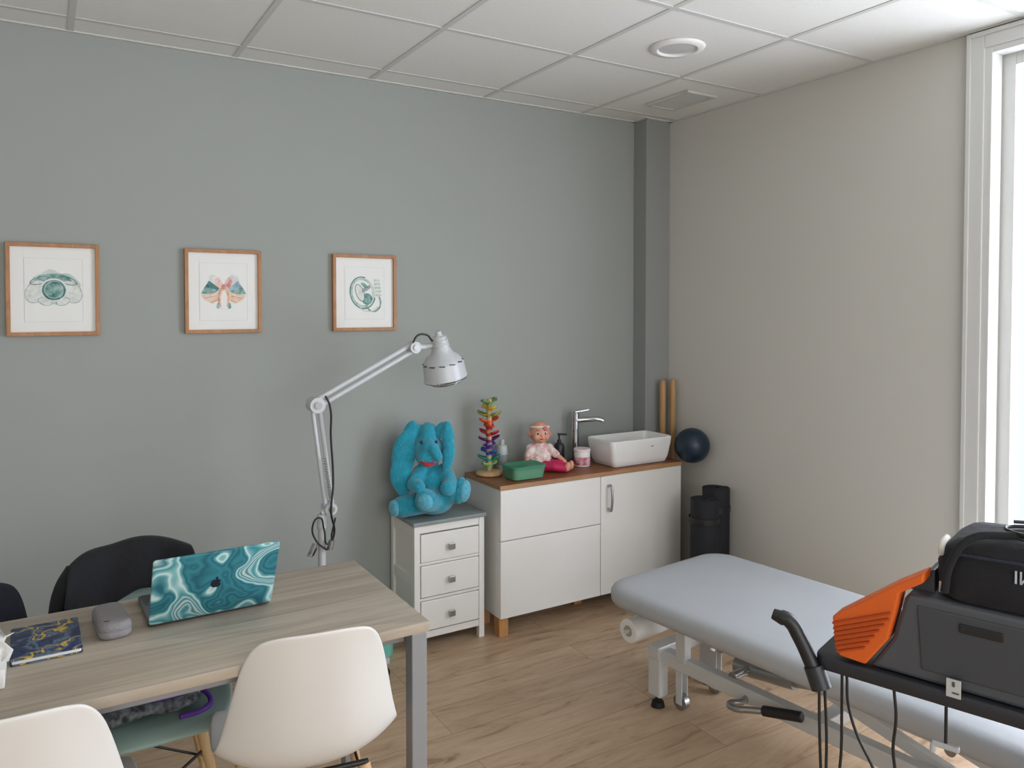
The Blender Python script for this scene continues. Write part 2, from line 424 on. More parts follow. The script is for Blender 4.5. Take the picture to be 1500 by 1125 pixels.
# ---------------------------------------------------------------- pictures
def wcol(name, rgb, rgb2=None):
    return mat(name, rgb, 0.8, rgb2=rgb2 or tuple(min(255, int(v+(245-v)*0.5)) for v in rgb), vscale=55)
A = {'teal': wcol('wc_teal', (86, 140, 132)), 'dteal': wcol('wc_dteal', (60, 104, 106), (100, 148, 144)), 'pgreen': wcol('wc_pgreen', (180, 202, 190)),
     'bone': wcol('wc_bone', (208, 213, 209), (232, 235, 230)), 'peach': wcol('wc_peach', (230, 190, 170)), 'coral': wcol('wc_coral', (206, 128, 116)),
     'grey': wcol('wc_grey', (140, 150, 152)), 'sand': wcol('wc_sand', (224, 204, 178)), 'pink': wcol('wc_pink', (226, 170, 172)), 'orange': wcol('wc_orange', (222, 140, 90)), 'blue': wcol('wc_blue', (120, 160, 176))}
lay = [0]
def epts(cx, cz, rx, rz, rot=0, a0=0, a1=360, n=36):
    r = math.radians(rot); out = []
    for i in range(n+(0 if a1-a0 == 360 else 1)):
        a = math.radians(a0+(a1-a0)*i/n); x = rx*math.cos(a); z = rz*math.sin(a)
        out.append((cx+x*math.cos(r)-z*math.sin(r), cz+x*math.sin(r)+z*math.cos(r)))
    return out
def flat(parent, nm, pts, m):
    lay[0] += 1; yy = -0.0100-0.00012*lay[0]
    bm = bmesh.new(); bm.faces.new([bm.verts.new((x, yy, z)) for x, z in pts])
    bmesh.ops.triangulate(bm, faces=bm.faces)
    me = bpy.data.meshes.new(nm); bm.to_mesh(me); bm.free()
    return addobj(nm, me, parent, m)
def ring(parent, nm, cx, cz, rx, rz, w, m, rot=0, a0=0, a1=360):
    lay[0] += 1; yy = -0.0100-0.00012*lay[0]
    o = epts(cx, cz, rx, rz, rot, a0, a1); i_ = epts(cx, cz, rx-w, rz-w, rot, a0, a1)
    bm = bmesh.new(); O = [bm.verts.new((x, yy, z)) for x, z in o]; I = [bm.verts.new((x, yy, z)) for x, z in i_]
    n = len(O); rng = range(n) if a1-a0 == 360 else range(n-1)
    for k in rng:
        j = (k+1) % n; bm.faces.new((O[k], O[j], I[j], I[k]))
    me = bpy.data.meshes.new(nm); bm.to_mesh(me); bm.free()
    return addobj(nm, me, parent, m)

def picture(cx, kind):
    lay[0] = 0
    g = group('framed_picture', (cx, WY-0.001, 1.607))
    w, h = 0.306, 0.348; fw = 0.014
    boxes('frame', g, [((-w/2+fw/2, -0.011, 0), (fw, 0.022, h)), ((w/2-fw/2, -0.011, 0), (fw, 0.022, h)),
        ((0, -0.011, h/2-fw/2), (w-2*fw, 0.022, fw)), ((0, -0.011, -h/2+fw/2), (w-2*fw, 0.022, fw))], M['frame_wood'], 0.001)
    box('mount', g, (0, -0.005, 0), (w-2*fw, 0.008, h-2*fw), M['paper'], 0)
    m2 = mat('sheet', (214, 217, 215), 0.75, var=0.01)
    flat(g, 'sheet_edge', [(-0.0955, -0.1225), (0.0965, -0.1225), (0.0965, 0.1185), (-0.0955, 0.1185)], m2)
    flat(g, 'sheet', [(-0.0945, -0.1215), (0.0945, -0.1215), (0.0945, 0.1175), (-0.0945, 0.1175)], M['paper'])
    if kind == 1:
        flat(g, 'wash', [(x*(1+0.08*math.sin(7*i)), z*(1+0.1*math.cos(5*i))) for i, (x, z) in enumerate(epts(0, 0.005, 0.086, 0.066))], A['pgreen'])
        flat(g, 'wash_top', [(x*(1+0.08*math.sin(5*i)), z) for i, (x, z) in enumerate(epts(0, 0.035, 0.060, 0.026))], A['teal'])
        for s in (-1, 1):
            flat(g, 'ilium', epts(s*0.057, -0.008, 0.034, 0.046, s*28), A['bone'])
            ring(g, 'ilium_line', s*0.057, -0.008, 0.034, 0.046, 0.0022, A['grey'], s*28)
            flat(g, 'ischium', epts(s*0.030, -0.045, 0.024, 0.014, s*22), A['bone'])
            ring(g, 'ischium_line', s*0.030, -0.045, 0.024, 0.014, 0.002, A['teal'], s*22)
            ring(g, 'wing', s*0.045, 0.034, 0.034, 0.014, 0.0025, A['dteal'], -s*18)
        flat(g, 'brim', epts(0, -0.002, 0.041, 0.040), A['dteal'])
        ring(g, 'brim_line', 0, -0.002, 0.046, 0.045, 0.007, A['bone'])
        flat(g, 'head_l', epts(-0.013, 0.004, 0.019, 0.026, -12), A['teal'])
        flat(g, 'head_r', epts(0.014, -0.004, 0.018, 0.026, 12), A['teal'])
        ring(g, 'suture', 0.0, 0.0, 0.031, 0.033, 0.002, A['pgreen'])
    elif kind == 2:
        for s in (-1, 1):
            flat(g, 'wing_bone', [(s*0.020, 0.058), (s*0.036, 0.072), (s*0.056, 0.064), (s*0.066, 0.034), (s*0.03, 0.02)], A['bone'])
            flat(g, 'wing_pink', [(s*0.004, 0.030), (s*0.020, 0.060), (s*0.036, 0.050), (s*0.030, 0.012)], A['pink'])
            flat(g, 'wing_coral', [(s*0.006, 0.024), (s*0.026, 0.050), (s*0.036, 0.040), (s*0.022, 0.010)], A['coral'] if s > 0 else A['peach'])
            flat(g, 'wing_dark', [(s*0.016, 0.012), (s*0.058, 0.044), (s*0.076, 0.016), (s*0.048, -0.006)], A['dteal'] if s < 0 else A['blue'])
            flat(g, 'wing_teal', [(s*0.018, 0.006), (s*0.076, 0.018), (s*0.090, -0.010), (s*0.046, -0.014)], A['teal'])
            flat(g, 'wing_sand', [(s*0.014, 0.000), (s*0.050, -0.010), (s*0.090, -0.014), (s*0.080, -0.034), (s*0.044, -0.052), (s*0.018, -0.035)], A['sand'])
            for q in range(4):
                flat(g, 'stripe', [(s*0.028, -0.008-0.009*q), (s*(0.086-0.010*q), -0.018-0.009*q), (s*(0.084-0.010*q), -0.0215-0.009*q), (s*0.028, -0.0125-0.009*q)], A['orange'] if q % 2 else A['peach'])
            flat(g, 'foot', [(s*0.014, -0.05), (s*0.026, -0.048), (s*0.030, -0.068), (s*0.020, -0.074)], A['teal'])
        flat(g, 'arch', epts(0, -0.026, 0.022, 0.046), A['orange'])
        flat(g, 'arch_mid', epts(0, -0.030, 0.017, 0.040), A['peach'])
        flat(g, 'arch_in', [(-0.011, -0.072), (0.011, -0.072)]+epts(0, -0.028, 0.011, 0.030, 0, 0, 180, 14), M['paper'])
        flat(g, 'center', epts(0, 0.018, 0.007, 0.012), A['coral'])
    else:
        flat(g, 'womb', epts(-0.01, 0.0, 0.058, 0.072, 15), A['pgreen'])
        ring(g, 'womb_line', -0.01, 0.0, 0.062, 0.076, 0.005, A['dteal'], 15, 60, 330)
        ring(g, 'womb_line2', -0.012, 0.002, 0.052, 0.064, 0.0025, A['teal'], 15, 40, 320)
        flat(g, 'amnion', epts(-0.012, 0.0, 0.046, 0.058, 15), M['paper'])
        flat(g, 'baby_head', epts(0.010, -0.028, 0.025, 0.026), A['teal'])
        ring(g, 'baby_head_line', 0.010, -0.028, 0.025, 0.026, 0.003, A['dteal'])
        flat(g, 'baby_back', epts(-0.024, 0.0, 0.020, 0.042, 20), A['bone'])
        ring(g, 'baby_back_line', -0.024, 0.0, 0.020, 0.042, 0.003, A['dteal'], 20)
        flat(g, 'baby_leg', epts(0.006, 0.018, 0.026, 0.010, 35), A['grey'])
        flat(g, 'baby_arm', epts(-0.002, 0.034, 0.020, 0.008, -35), A['teal'])
        for i in range(5):
            for j in range(2):
                xo = 0.044+0.016*j+0.002*i
                flat(g, 'vertebra', [(xo, 0.062-0.017*i), (xo+0.013, 0.064-0.017*i), (xo+0.013, 0.054-0.017*i), (xo, 0.052-0.017*i)], A['pgreen'])
        ring(g, 'sacrum', 0.042, -0.045, 0.038, 0.044, 0.006, A['teal'], 0, 200, 400)
        ring(g, 'pelvic_line', 0.020, -0.060, 0.045, 0.028, 0.004, A['pgreen'], 0, 180, 350)
picture(0.0435, 1); picture(0.657, 2); picture(1.278, 3)

# ---------------------------------------------------------------- desk
T_ = group('desk', (0, 0, 0))
tx0, tx1, ty0, ty1 = -0.60, 0.835, 1.775, 2.335
slab('tabletop', T_, (tx0+tx1)/2, (ty0+ty1)/2, 0.717, 0.742, tx1-tx0, ty1-ty0, 0.003, M['desk'], 0.001)
lg = []
for lx in (tx0+0.025, tx1-0.027):
    for ly in (ty0+0.025, ty1-0.025):
        lg.append(((lx, ly, 0.358), (0.042, 0.042, 0.716)))
boxes('legs', T_, lg, M['steel_grey'], 0.003)
boxes('apron', T_, [((tx1-0.027, (ty0+ty1)/2, 0.70), (0.03, ty1-ty0-0.09, 0.03)), ((tx0+0.025, (ty0+ty1)/2, 0.70), (0.03, ty1-ty0-0.09, 0.03)),
    (((tx0+tx1)/2, ty1-0.06, 0.70), (tx1-tx0-0.1, 0.03, 0.03)), (((tx0+tx1)/2, ty0+0.06, 0.70), (tx1-tx0-0.1, 0.03, 0.03))], M['steel_grey'], 0.002)

# ---------------------------------------------------------------- chairs
PROF = [(0.235, 0.420, 0.150, 0.004, 0.0, 0), (0.222, 0.441, 0.195, 0.010, -0.012, 0), (0.17, 0.452, 0.216, 0.022, 0, 0), (0.08, 0.446, 0.224, 0.040, 0, 0), (-0.02, 0.438, 0.224, 0.055, 0, 0),
        (-0.11, 0.440, 0.220, 0.065, 0.02, 0), (-0.165, 0.468, 0.212, 0.06, 0.05, 0), (-0.195, 0.525, 0.202, 0.035, 0.07, 0), (-0.212, 0.60, 0.190, 0.012, 0.07, 0),
        (-0.228, 0.68, 0.175, 0, 0.06, 0.0), (-0.243, 0.755, 0.158, 0, 0.045, 0.006), (-0.252, 0.800, 0.140, 0, 0.03, 0.012), (-0.256, 0.818, 0.120, 0, 0.02, 0.012)]
def shell_chair(name, loc, rz, sm, legm):
    g = group(name, loc, rz)
    bm = bmesh.new(); N = 14; rows = []
    for (y, z, hw, lift, fwd, drop) in PROF:
        row = []
        for i in range(N+1):
            s = -1+2*i/N; a = abs(s)
            row.append(bm.verts.new((hw*s, y+fwd*a**2.4, z+lift*a**2.6-drop*a**4)))
        rows.append(row)
    for r0, r1 in zip(rows[:-1], rows[1:]):
        for i in range(N): bm.faces.new((r0[i], r0[i+1], r1[i+1], r1[i]))
    o = frombm('shell', bm, g, sm, True)
    md = o.modifiers.new('sol', 'SOLIDIFY'); md.thickness = 0.009; md.offset = 0
    ss = o.modifiers.new('sub', 'SUBSURF'); ss.levels = 2; ss.render_levels = 2
    bm = bmesh.new()
    for sx in (-1, 1):
        for (ya, yb) in ((0.11, 0.22), (-0.11, -0.22)):
            bm_cyl(bm, (sx*0.13, ya, 0.415), (sx*0.215, yb, 0.0), 0.015, 0.011, 16)
    shade(frombm('legs', bm, g, legm))
    R = []
    for sx in (-1, 1):
        R.append(((sx*0.148, 0.135, 0.33), (sx*0.19, -0.19, 0.13), 0.004)); R.append(((sx*0.148, -0.135, 0.33), (sx*0.19, 0.19, 0.13), 0.004))
        R.append(((-sx*0.148, sx*0.135, 0.33), (sx*0.19, sx*0.19, 0.13), 0.004))
    R.append(((-0.14, 0.11, 0.418), (0.14, 0.11, 0.418), 0.007)); R.append(((-0.14, -0.11, 0.418), (0.14, -0.11, 0.418), 0.007))
    cyls('brace', g, R, M['black'], 10)
    return g
shell_chair('shell_chair', (0.556, 1.93, 0), -9, M['white_plastic'], M['ltwood'])
shell_chair('shell_chair', (-0.050, 1.865, 0), -3, M['white_plastic'], M['ltwood'])
shell_chair('shell_chair', (0.225, 2.37, 0), 180, M['mint'], M['ltwood'])
dk = shell_chair('shell_chair', (-0.235, 2.45, 0), 172, M['navy'], M['black'])
dk.scale = (1, 1, 0.91)

# black jacket draped over the mint chair back
g = group('black_jacket', (0.225, 2.37, 0), 180)
bm = bmesh.new(); N = 22; rows = []
path = [(-0.186, 0.695), (-0.190, 0.72), (-0.200, 0.765), (-0.220, 0.812), (-0.245, 0.832), (-0.280, 0.824), (-0.300, 0.76), (-0.302, 0.68), (-0.30, 0.58), (-0.305, 0.48)]
hws = [0.185, 0.183, 0.178, 0.172, 0.166, 0.170, 0.185, 0.195, 0.205, 0.205]
for k, (y, z) in enumerate(path):
    row = []
    for i in range(N+1):
        s = -1+2*i/N; a = abs(s); hw = hws[k]
        dz = -0.030*a**3 if 2 <= k <= 5 else (0.03*math.sin(5*s+k) if k == 9 else 0)
        if k == 0: dz -= 0.09*max(0.0, s+0.1)
        if k == 1: dz -= 0.04*max(0.0, s+0.1)
        row.append(bm.verts.new((hw*s, y+0.065*a**2.4+0.004*math.sin(9*s+k), z+dz+0.004*math.sin(6*s+k*0.7)-(0.012*s if s > 0.0 else 0))))
    rows.append(row)
for r0, r1 in zip(rows[:-1], rows[1:]):
    for i in range(N): bm.faces.new((r0[i], r0[i+1], r1[i+1], r1[i]))
o = frombm('cloth', bm, g, M['fabricblk'], True)
md = o.modifiers.new('sol', 'SOLIDIFY'); md.thickness = 0.010; md.offset = 0
ss = o.modifiers.new('sub', 'SUBSURF'); ss.levels = 1; ss.render_levels = 1
tube('sleeve', g, [(0.150, -0.21, 0.775), (0.180, -0.185, 0.73), (0.196, -0.175, 0.64), (0.198, -0.19, 0.54)], 0.026, M['fabricblk'])

# bag on the mint chair
g = group('tote_bag', (0.225, 2.29, 0.458), 0)
blob('bag_body', g, [((-0.04, 0.0, 0.035), (0.14, 0.12, 0.034)), ((0.06, -0.02, 0.03), (0.09, 0.10, 0.03)), ((-0.08, -0.06, 0.03), (0.07, 0.06, 0.03))], M['bagpat'], 0.008)
tube('strap_1', g, [(-0.02, -0.08, 0.055), (0.04, -0.11, 0.065), (0.10, -0.06, 0.05), (0.13, 0.0, 0.06), (0.08, 0.05, 0.07)], 0.009, M['purple'])
tube('strap_2', g, [(-0.06, -0.04, 0.07), (0.0, -0.07, 0.075), (0.06, -0.02, 0.07), (0.10, 0.02, 0.075)], 0.010, M['purple'])
tube('strap_3', g, [(0.12, -0.04, 0.05), (0.155, -0.09, 0.02), (0.13, -0.13, 0.016), (0.07, -0.14, 0.016)], 0.007, M['purple'])

# ---------------------------------------------------------------- desk items
g = group('laptop', (0.368, 2.10, 0.743), 1)
slab('base', g, 0, 0.108, 0.001, 0.013, 0.300, 0.212, 0.012, M['alu'], 0.003)
slab('keyboard', g, 0, 0.075, 0.013, 0.0136, 0.26, 0.10, 0.003, M['black'], 0.0002)
tilt = Matrix.Translation((0, 0.0, 0.010)) @ Matrix.Rotation(math.radians(27), 4, 'X')
lm = tilt @ Matrix.Rotation(math.radians(90), 4, 'X')
slab('lid', g, 0, 0.104, -0.001, 0.006, 0.300, 0.208, 0.008, M['marble'], 0.002, mtx=lm)
slab('screen', g, 0, 0.104, -0.0022, -0.0012, 0.285, 0.19, 0.006, M['black'], 0.0003, mtx=lm)
ap = []
for i in range(40):
    a = 2*math.pi*i/40
    r = 0.0125*(1+0.10*abs(math.sin(a))-0.16*math.exp(-((a-math.pi/2)/0.28)**2)-0.12*math.exp(-((a-3*math.pi/2)/0.25)**2))
    px, py = r*math.cos(a), r*math.sin(a)
    d = math.hypot(px-0.0155, py-0.002)
    if d < 0.0065 and px > 0: px -= (0.0065-d)
    ap.append((px, py+0.104))
loft('emblem', g, [[(x, y, 0.0062) for x, y in ap], [(x, y, 0.0067) for x, y in ap]], M['eye'], mtx=lm)
lf = [(0.0015+0.0027*math.cos(a), 0.104+0.0175+0.005*math.sin(a)) for a in [2*math.pi*i/12 for i in range(12)]]
loft('emblem_leaf', g, [[(x, y, 0.0062) for x, y in lf], [(x, y, 0.0067) for x, y in lf]], M['eye'], mtx=lm)

g = group('glasses_case', (0.140, 2.150, 0.743), 4)
lo = []
for z, k in ((0.0, 0.88), (0.004, 0.97), (0.014, 1.0), (0.0155, 0.96), (0.0185, 0.96), (0.020, 1.0), (0.030, 0.96), (0.036, 0.86), (0.038, 0.7)):
    lo.append([(x, y, z) for x, y in rrect(0.074*k, 0.168-0.074*(1-k), 0.028*k, 8)])
loft('case', g, lo, M['greyfelt'], sharp=60)
box('logo_patch', g, (-0.018, -0.055, 0.0370), (0.012, 0.006, 0.002), M['devgrey'], 0.0005)

g = group('notebook', (0.0, 2.13, 0.743), 1)
slab('pages', g, 0, 0, 0.002, 0.010, 0.136, 0.196, 0.004, M['paper'], 0.0005)
slab('cover', g, 0, 0, 0.010, 0.013, 0.142, 0.205, 0.006, M['starry'], 0.0008)
slab('cover_under', g, 0, 0, 0.0, 0.002, 0.142, 0.205, 0.006, M['starry'], 0.0006)

g = group('paper_tissues', (-0.125, 1.985, 0.743), 0)
slab('tissue_box', g, 0, 0, 0, 0.040, 0.10, 0.13, 0.004, M['white'], 0.001)
bm = bmesh.new(); vv = {}
for i in range(9):
    for j in range(6):
        u = i/8; v = j/5
        vv[i, j] = bm.verts.new((-0.045+0.10*u+0.01*math.sin(j*2), -0.03+0.05*v+0.014*math.sin(i*1.9+j), 0.039+0.055*math.sin(v*2.4)+0.012*math.sin(i*2.3)*v))
for i in range(8):
    for j in range(5): bm.faces.new((vv[i, j], vv[i+1, j], vv[i+1, j+1], vv[i, j+1]))
o = frombm('tissue', bm, g, M['white'], True); md = o.modifiers.new('s', 'SOLIDIFY'); md.thickness = 0.0015

# ---------------------------------------------------------------- floor lamp
g = group('medical_floor_lamp', (0.925, 2.95, 0), 0)
bm = bmesh.new(); bm2 = bmesh.new()
for k in range(5):
    a = math.radians(8+72*k); c, s = math.cos(a), math.sin(a)
    bm_box(bm, (0.15*c, 0.15*s, 0.085), (0.28, 0.035, 0.022), (0, 0.05, a))
    bm_cyl(bm2, (0.27*c-0.012*s, 0.27*s+0.012*c, 0.026), (0.27*c+0.012*s, 0.27*s-0.012*c, 0.026), 0.026, None, 18)
    bm_cyl(bm2, (0.27*c, 0.27*s, 0.03), (0.27*c, 0.27*s, 0.075), 0.008, None, 12)
frombm('base_arms', bm, g, M['lampwhite']); shade(frombm('casters', bm2, g, M['black']))
lathe('hub', g, [(0, 0.065), (0.045, 0.07), (0.045, 0.11), (0.02, 0.13), (0, 0.13)], M['lampwhite'])
cyl('pole', g, (0, 0, 0.10), (0, 0, 0.70), 0.015, 0.015, M['lampwhite'])
cyl('pole_collar', g, (0, 0, 0.68), (0, 0, 0.735), 0.02, 0.018, M['lampwhite'], bev=0.002)
J1 = Vector((0.03, 0.0, 0.755)); J2 = Vector((-0.025, -0.01, 1.165)); J3 = Vector((0.39, 0.0, 1.375))
cyls('knuckles', g, [(J1+Vector((0, -0.03, 0)), J1+Vector((0, 0.03, 0)), 0.024), (J2+Vector((0, -0.035, 0)), J2+Vector((0, 0.03, 0)), 0.030), (J3+Vector((0, -0.03, 0)), J3+Vector((0, 0.03, 0)), 0.024),
    ((0, 0, 0.735), J1, 0.014)], M['lampwhite'], 24)
cyls('knuckle_caps', g, [(J1+Vector((0, -0.036, 0)), J1+Vector((0, -0.03, 0)), 0.012), (J2+Vector((0, -0.042, 0)), J2+Vector((0, -0.035, 0)), 0.014), (J3+Vector((0, -0.036, 0)), J3+Vector((0, -0.03, 0)), 0.012)], M['nickel'], 16)
def par(a, b, off, r): return (a+off, b+off, r)
cyls('arms', g, [par(J1, J2, Vector((0.014, 0, 0.0)), 0.0085), par(J1, J2, Vector((-0.014, 0, 0.0)), 0.0085),
    par(J2, J3, Vector((-0.007, 0, 0.012)), 0.010), par(J2, J3, Vector((0.007, 0, -0.012)), 0.010)], M['lampwhite'], 14)
def spring(nm, a, b, r, turns):
    a = Vector(a); b = Vector(b); d = (b-a); q = d.to_track_quat('Z', 'Y')
    pts = [a+q @ Vector((r*math.cos(2*math.pi*t/8), r*math.sin(2*math.pi*t/8), d.length*t/(turns*8))) for t in range(turns*8+1)]
    tube(nm, g, pts, 0.0014, M['nickel'], 2)
spring('spring_lower', J1+Vector((0, -0.022, 0.04)), J1.lerp(J2, 0.5)+Vector((0, -0.022, 0)), 0.006, 16)
tube('cable_lower', g, [J2+Vector((0.03, -0.03, 0.035)), J2+Vector((0.045, -0.035, 0.0)), J2.lerp(J1, 0.3)+Vector((0.035, -0.03, 0)), J2.lerp(J1, 0.75)+Vector((0.02, -0.03, 0)), J1+Vector((-0.005, -0.04, -0.01)), (0.04, -0.03, 0.66), (0.01, -0.035, 0.60)], 0.0042, M['black'])
tube('cable_coil', g, [(0.01, -0.03, 0.60), (-0.03, -0.03, 0.64), (-0.045, -0.03, 0.70), (-0.02, -0.03, 0.73), (0.0, -0.03, 0.68), (0.02, -0.03, 0.62), (0.03, -0.03, 0.66), (0.045, -0.03, 0.72)], 0.0035, M['black'])
box('plug', g, (-0.045, -0.03, 0.605), (0.022, 0.02, 0.035), M['black'], 0.005, rot=(0, 0.5, 0))
cyls('plug_body', g, [((-0.035, -0.03, 0.63), (-0.058, -0.03, 0.585), 0.011), ((0.022, -0.03, 0.60), (0.03, -0.03, 0.635), 0.012)], M['nickel'], 14)
C = Vector((0.524, -0.01, 1.300))
rotE = (math.radians(6), math.radians(-13), 0)
lathe('shade', g, [(0.0, 0.125), (0.024, 0.125), (0.030, 0.12), (0.038, 0.070), (0.048, 0.050), (0.074, 0.030), (0.087, 0.006), (0.091, -0.05), (0.094, -0.056), (0.089, -0.056), (0.083, 0.003), (0.066, 0.022), (0.03, 0.040), (0, 0.045)], M['lampwhite'], C, rotE)
lathe('neck_rings', g, [(0.0325, 0.11), (0.036, 0.108), (0.036, 0.100), (0.033, 0.098), (0.0345, 0.09), (0.038, 0.088), (0.038, 0.08), (0.035, 0.078)], M['lampwhite'], C, rotE)
lathe('top_knob', g, [(0, 0.145), (0.012, 0.145), (0.015, 0.13), (0.022, 0.124)], M['lampwhite'], C, rotE)
lathe('bulb', g, [(0, -0.066), (0.03, -0.063), (0.058, -0.045), (0.055, -0.01), (0.02, 0.03)], M['bulb'], C, rotE)
RM = Euler(rotE).to_matrix()
for k, (rr, zz) in enumerate(((0.091, -0.064), (0.066, -0.078), (0.034, -0.086))):
    tube('guard_ring_%d' % k, g, [C+RM @ Vector((rr*math.cos(t*math.pi/8), rr*math.sin(t*math.pi/8), zz)) for t in range(17)], 0.002, M['nickel'], 3)
bm = bmesh.new()
for k in range(8):
    a = k*math.pi/4
    P = [C+RM @ Vector((rr*math.cos(a), rr*math.sin(a), zz)) for rr, zz in ((0.091, -0.05), (0.091, -0.064), (0.066, -0.078), (0.0, -0.088))]
    for p, q in zip(P[:-1], P[1:]): bm_cyl(bm, p, q, 0.0018, None, 8)
frombm('guard_spokes', bm, g, M['nickel'])
bm = bmesh.new()
for k in range(12):
    a = 2*math.pi*k/12
    bm_box(bm, C+RM @ Vector((0.084*math.cos(a), 0.084*math.sin(a), 0.012)), (0.006, 0.024, 0.005), (0, 0, a))
frombm('vent_slots', bm, g, M['devgrey'])
cyls('head_bracket', g, [(J3+Vector((0.0, 0, 0.0)), J3+Vector((0.06, 0, 0.0)), 0.012), (J3+Vector((0.055, 0, 0.0)), C+RM @ Vector((0, 0, 0.09)), 0.012)], M['lampwhite'], 16)
tube('head_cable', g, [J3+Vector((-0.015, -0.03, 0.02)), J3+Vector((0.005, -0.035, 0.05)), J3+Vector((0.05, -0.03, 0.05)), J3+Vector((0.085, -0.02, 0.025)), C+RM @ Vector((-0.01, 0, 0.12))], 0.004, M['black'])

g = group('waste_bin', (1.262, 3.22, 0), 0)
lathe('bin', g, [(0, 0), (0.062, 0), (0.064, 0.005), (0.074, 0.22), (0.078, 0.225), (0.072, 0.225), (0.060, 0.01), (0, 0.01)], M['mintbin'])

# ---------------------------------------------------------------- drawer unit
g = group('drawer_unit', (0, 0, 0))
dx0, dx1, dy0, dy1 = 1.40, 1.755, 3.135, 3.405
ft = 0.565
p = 0.028
boxes('posts', g, [((x, y, ft/2), (p, p, ft)) for x in (dx0+p/2, dx1-p/2) for y in (dy0+p/2, dy1-p/2)], M['white_lac'], 0.002)
boxes('rails', g, [(((dx0+dx1)/2, dy0+0.014, z), (dx1-dx0-2*p, 0.022, h_)) for z, h_ in ((0.548, 0.034), (0.392, 0.012), (0.232, 0.012), (0.070, 0.030))] +
      [((x, (dy0+dy1)/2, z), (0.02, dy1-dy0-2*p, 0.05)) for x in (dx0+0.012, dx1-0.012) for z in (0.54, 0.31, 0.075)], M['white_lac'], 0.0015)
boxes('side_panels', g, [((x, (dy0+dy1)/2, 0.305), (0.008, dy1-dy0-2*p, 0.44)) for x in (dx0+0.016, dx1-0.016)] + [(((dx0+dx1)/2, dy1-0.01, 0.31), (dx1-dx0-2*p, 0.008, 0.47))], M['white_lac'], 0)
for k, (z, zz) in enumerate(((0.398, 0.528), (0.240, 0.386), (0.088, 0.226))):
    box('drawer_%d' % (k+1), g, ((dx0+dx1)/2, dy0+0.008, (z+zz)/2), (dx1-dx0-2*p-0.006, 0.022, zz-z-0.005), M['white_lac'], 0.003)
    boxes('knob_%d' % (k+1), g, [(((dx0+dx1)/2, dy0-0.020, (z+zz)/2-0.004), (0.030, 0.010, 0.028)), (((dx0+dx1)/2, dy0-0.010, (z+zz)/2-0.004), (0.012, 0.016, 0.012))], M['nickel'], 0.002)
slab('top', g, (dx0+dx1)/2, (dy0+dy1)/2-0.004, 0.567, 0.585, dx1-dx0+0.016, dy1-dy0+0.010, 0.003, M['greytop'], 0.002)

# ---------------------------------------------------------------- cabinet
g = group('washbasin_cabinet', (0, 0, 0))
cx0, cx1, cy0, cy1 = 1.80, 2.925, 3.063, 3.31
box('carcass', g, ((cx0+cx1)/2, (cy0+0.02+cy1)/2, 0.393), (cx1-cx0-0.004, cy1-cy0-0.02, 0.602), M['white_lac'], 0.001)
box('carcass_back', g, ((cx0+2.885)/2, 3.357, 0.393), (2.885-cx0-0.004, 0.094, 0.602), M['white_lac'], 0.001)
fx = 2.382; fr = 0.018
box('drawer_front', g, ((cx0+fx)/2, cy0+fr/2, (0.457+0.693)/2), (fx-cx0-0.003, fr, 0.693-0.457), M['white_lac'], 0.0015)
box('lower_front', g, ((cx0+fx)/2, cy0+fr/2, (0.093+0.453)/2), (fx-cx0-0.003, fr, 0.36), M['white_lac'], 0.0015)
box('door_front', g, ((fx+cx1)/2, cy0+fr/2, (0.093+0.693)/2), (cx1-fx-0.003, fr, 0.60), M['white_lac'], 0.0015)
tube('handle', g, [(2.43, cy0, 0.640), (2.43, cy0-0.022, 0.645), (2.43, cy0-0.028, 0.630), (2.43, cy0-0.028, 0.535), (2.43, cy0-0.022, 0.520), (2.43, cy0, 0.525)], 0.0065, M['nickel'])
bm = bmesh.new()
for pts in ([(cx0-0.004, cy0-0.006), (cx1+0.004, cy0-0.006), (cx1+0.004, cy1), (2.885, cy1), (2.885, 3.405), (cx0-0.004, 3.405)],):
    A_ = [bm.verts.new((x, y, 0.696)) for x, y in pts]; B_ = [bm.verts.new((x, y, 0.716)) for x, y in pts]
    for i in range(len(pts)):
        j = (i+1) % len(pts); f = bm.faces.new((A_[i], A_[j], B_[j], B_[i])); f.material_index = 1
    bm.faces.new(A_).material_index = 1; bm.faces.new(B_).material_index = 0
frombm('countertop', bm, g, [M['counter'], M['counter_edge']])
boxes('legs', g, [((x, y, 0.046), (0.05, 0.05, 0.092)) for x, y in ((cx0+0.03, cy0+0.045), (cx0+0.03, 3.28), (cx1-0.03, 3.28), (cx1-0.03, cy0+0.12), ((cx0+cx1)/2, 3.25))], M['orange_wood'], 0.003)

# basin
g = group('vessel_sink', (2.676, 3.192, 0.717))
lo = []
kx, ky, kz = 1.055, 1.07, 1.09
for z, w, d, r in ((0, 0.33, 0.165, 0.02), (0.004, 0.342, 0.175, 0.024), (0.03, 0.365, 0.190, 0.026), (0.09, 0.388, 0.205, 0.026), (0.118, 0.394, 0.209, 0.026), (0.124, 0.392, 0.207, 0.025), (0.126, 0.386, 0.201, 0.022),
                   (0.124, 0.380, 0.195, 0.020), (0.118, 0.377, 0.192, 0.022), (0.06, 0.362, 0.178, 0.028), (0.025, 0.33, 0.15, 0.035), (0.016, 0.26, 0.11, 0.035), (0.014, 0.06, 0.04, 0.018)):
    lo.append([(x, y, z*kz) for x, y in rrect(w*kx, d*ky, r, 8)])
loft('bowl', g, lo, M['ceramic'], sharp=70)
lathe('drain', g, [(0, 0.020), (0.018, 0.020), (0.022, 0.0155)], M['chrome'])
box('logo_mark', g, (0.06, -0.112, 0.095), (0.014, 0.001, 0.005), M['greytop'], 0)

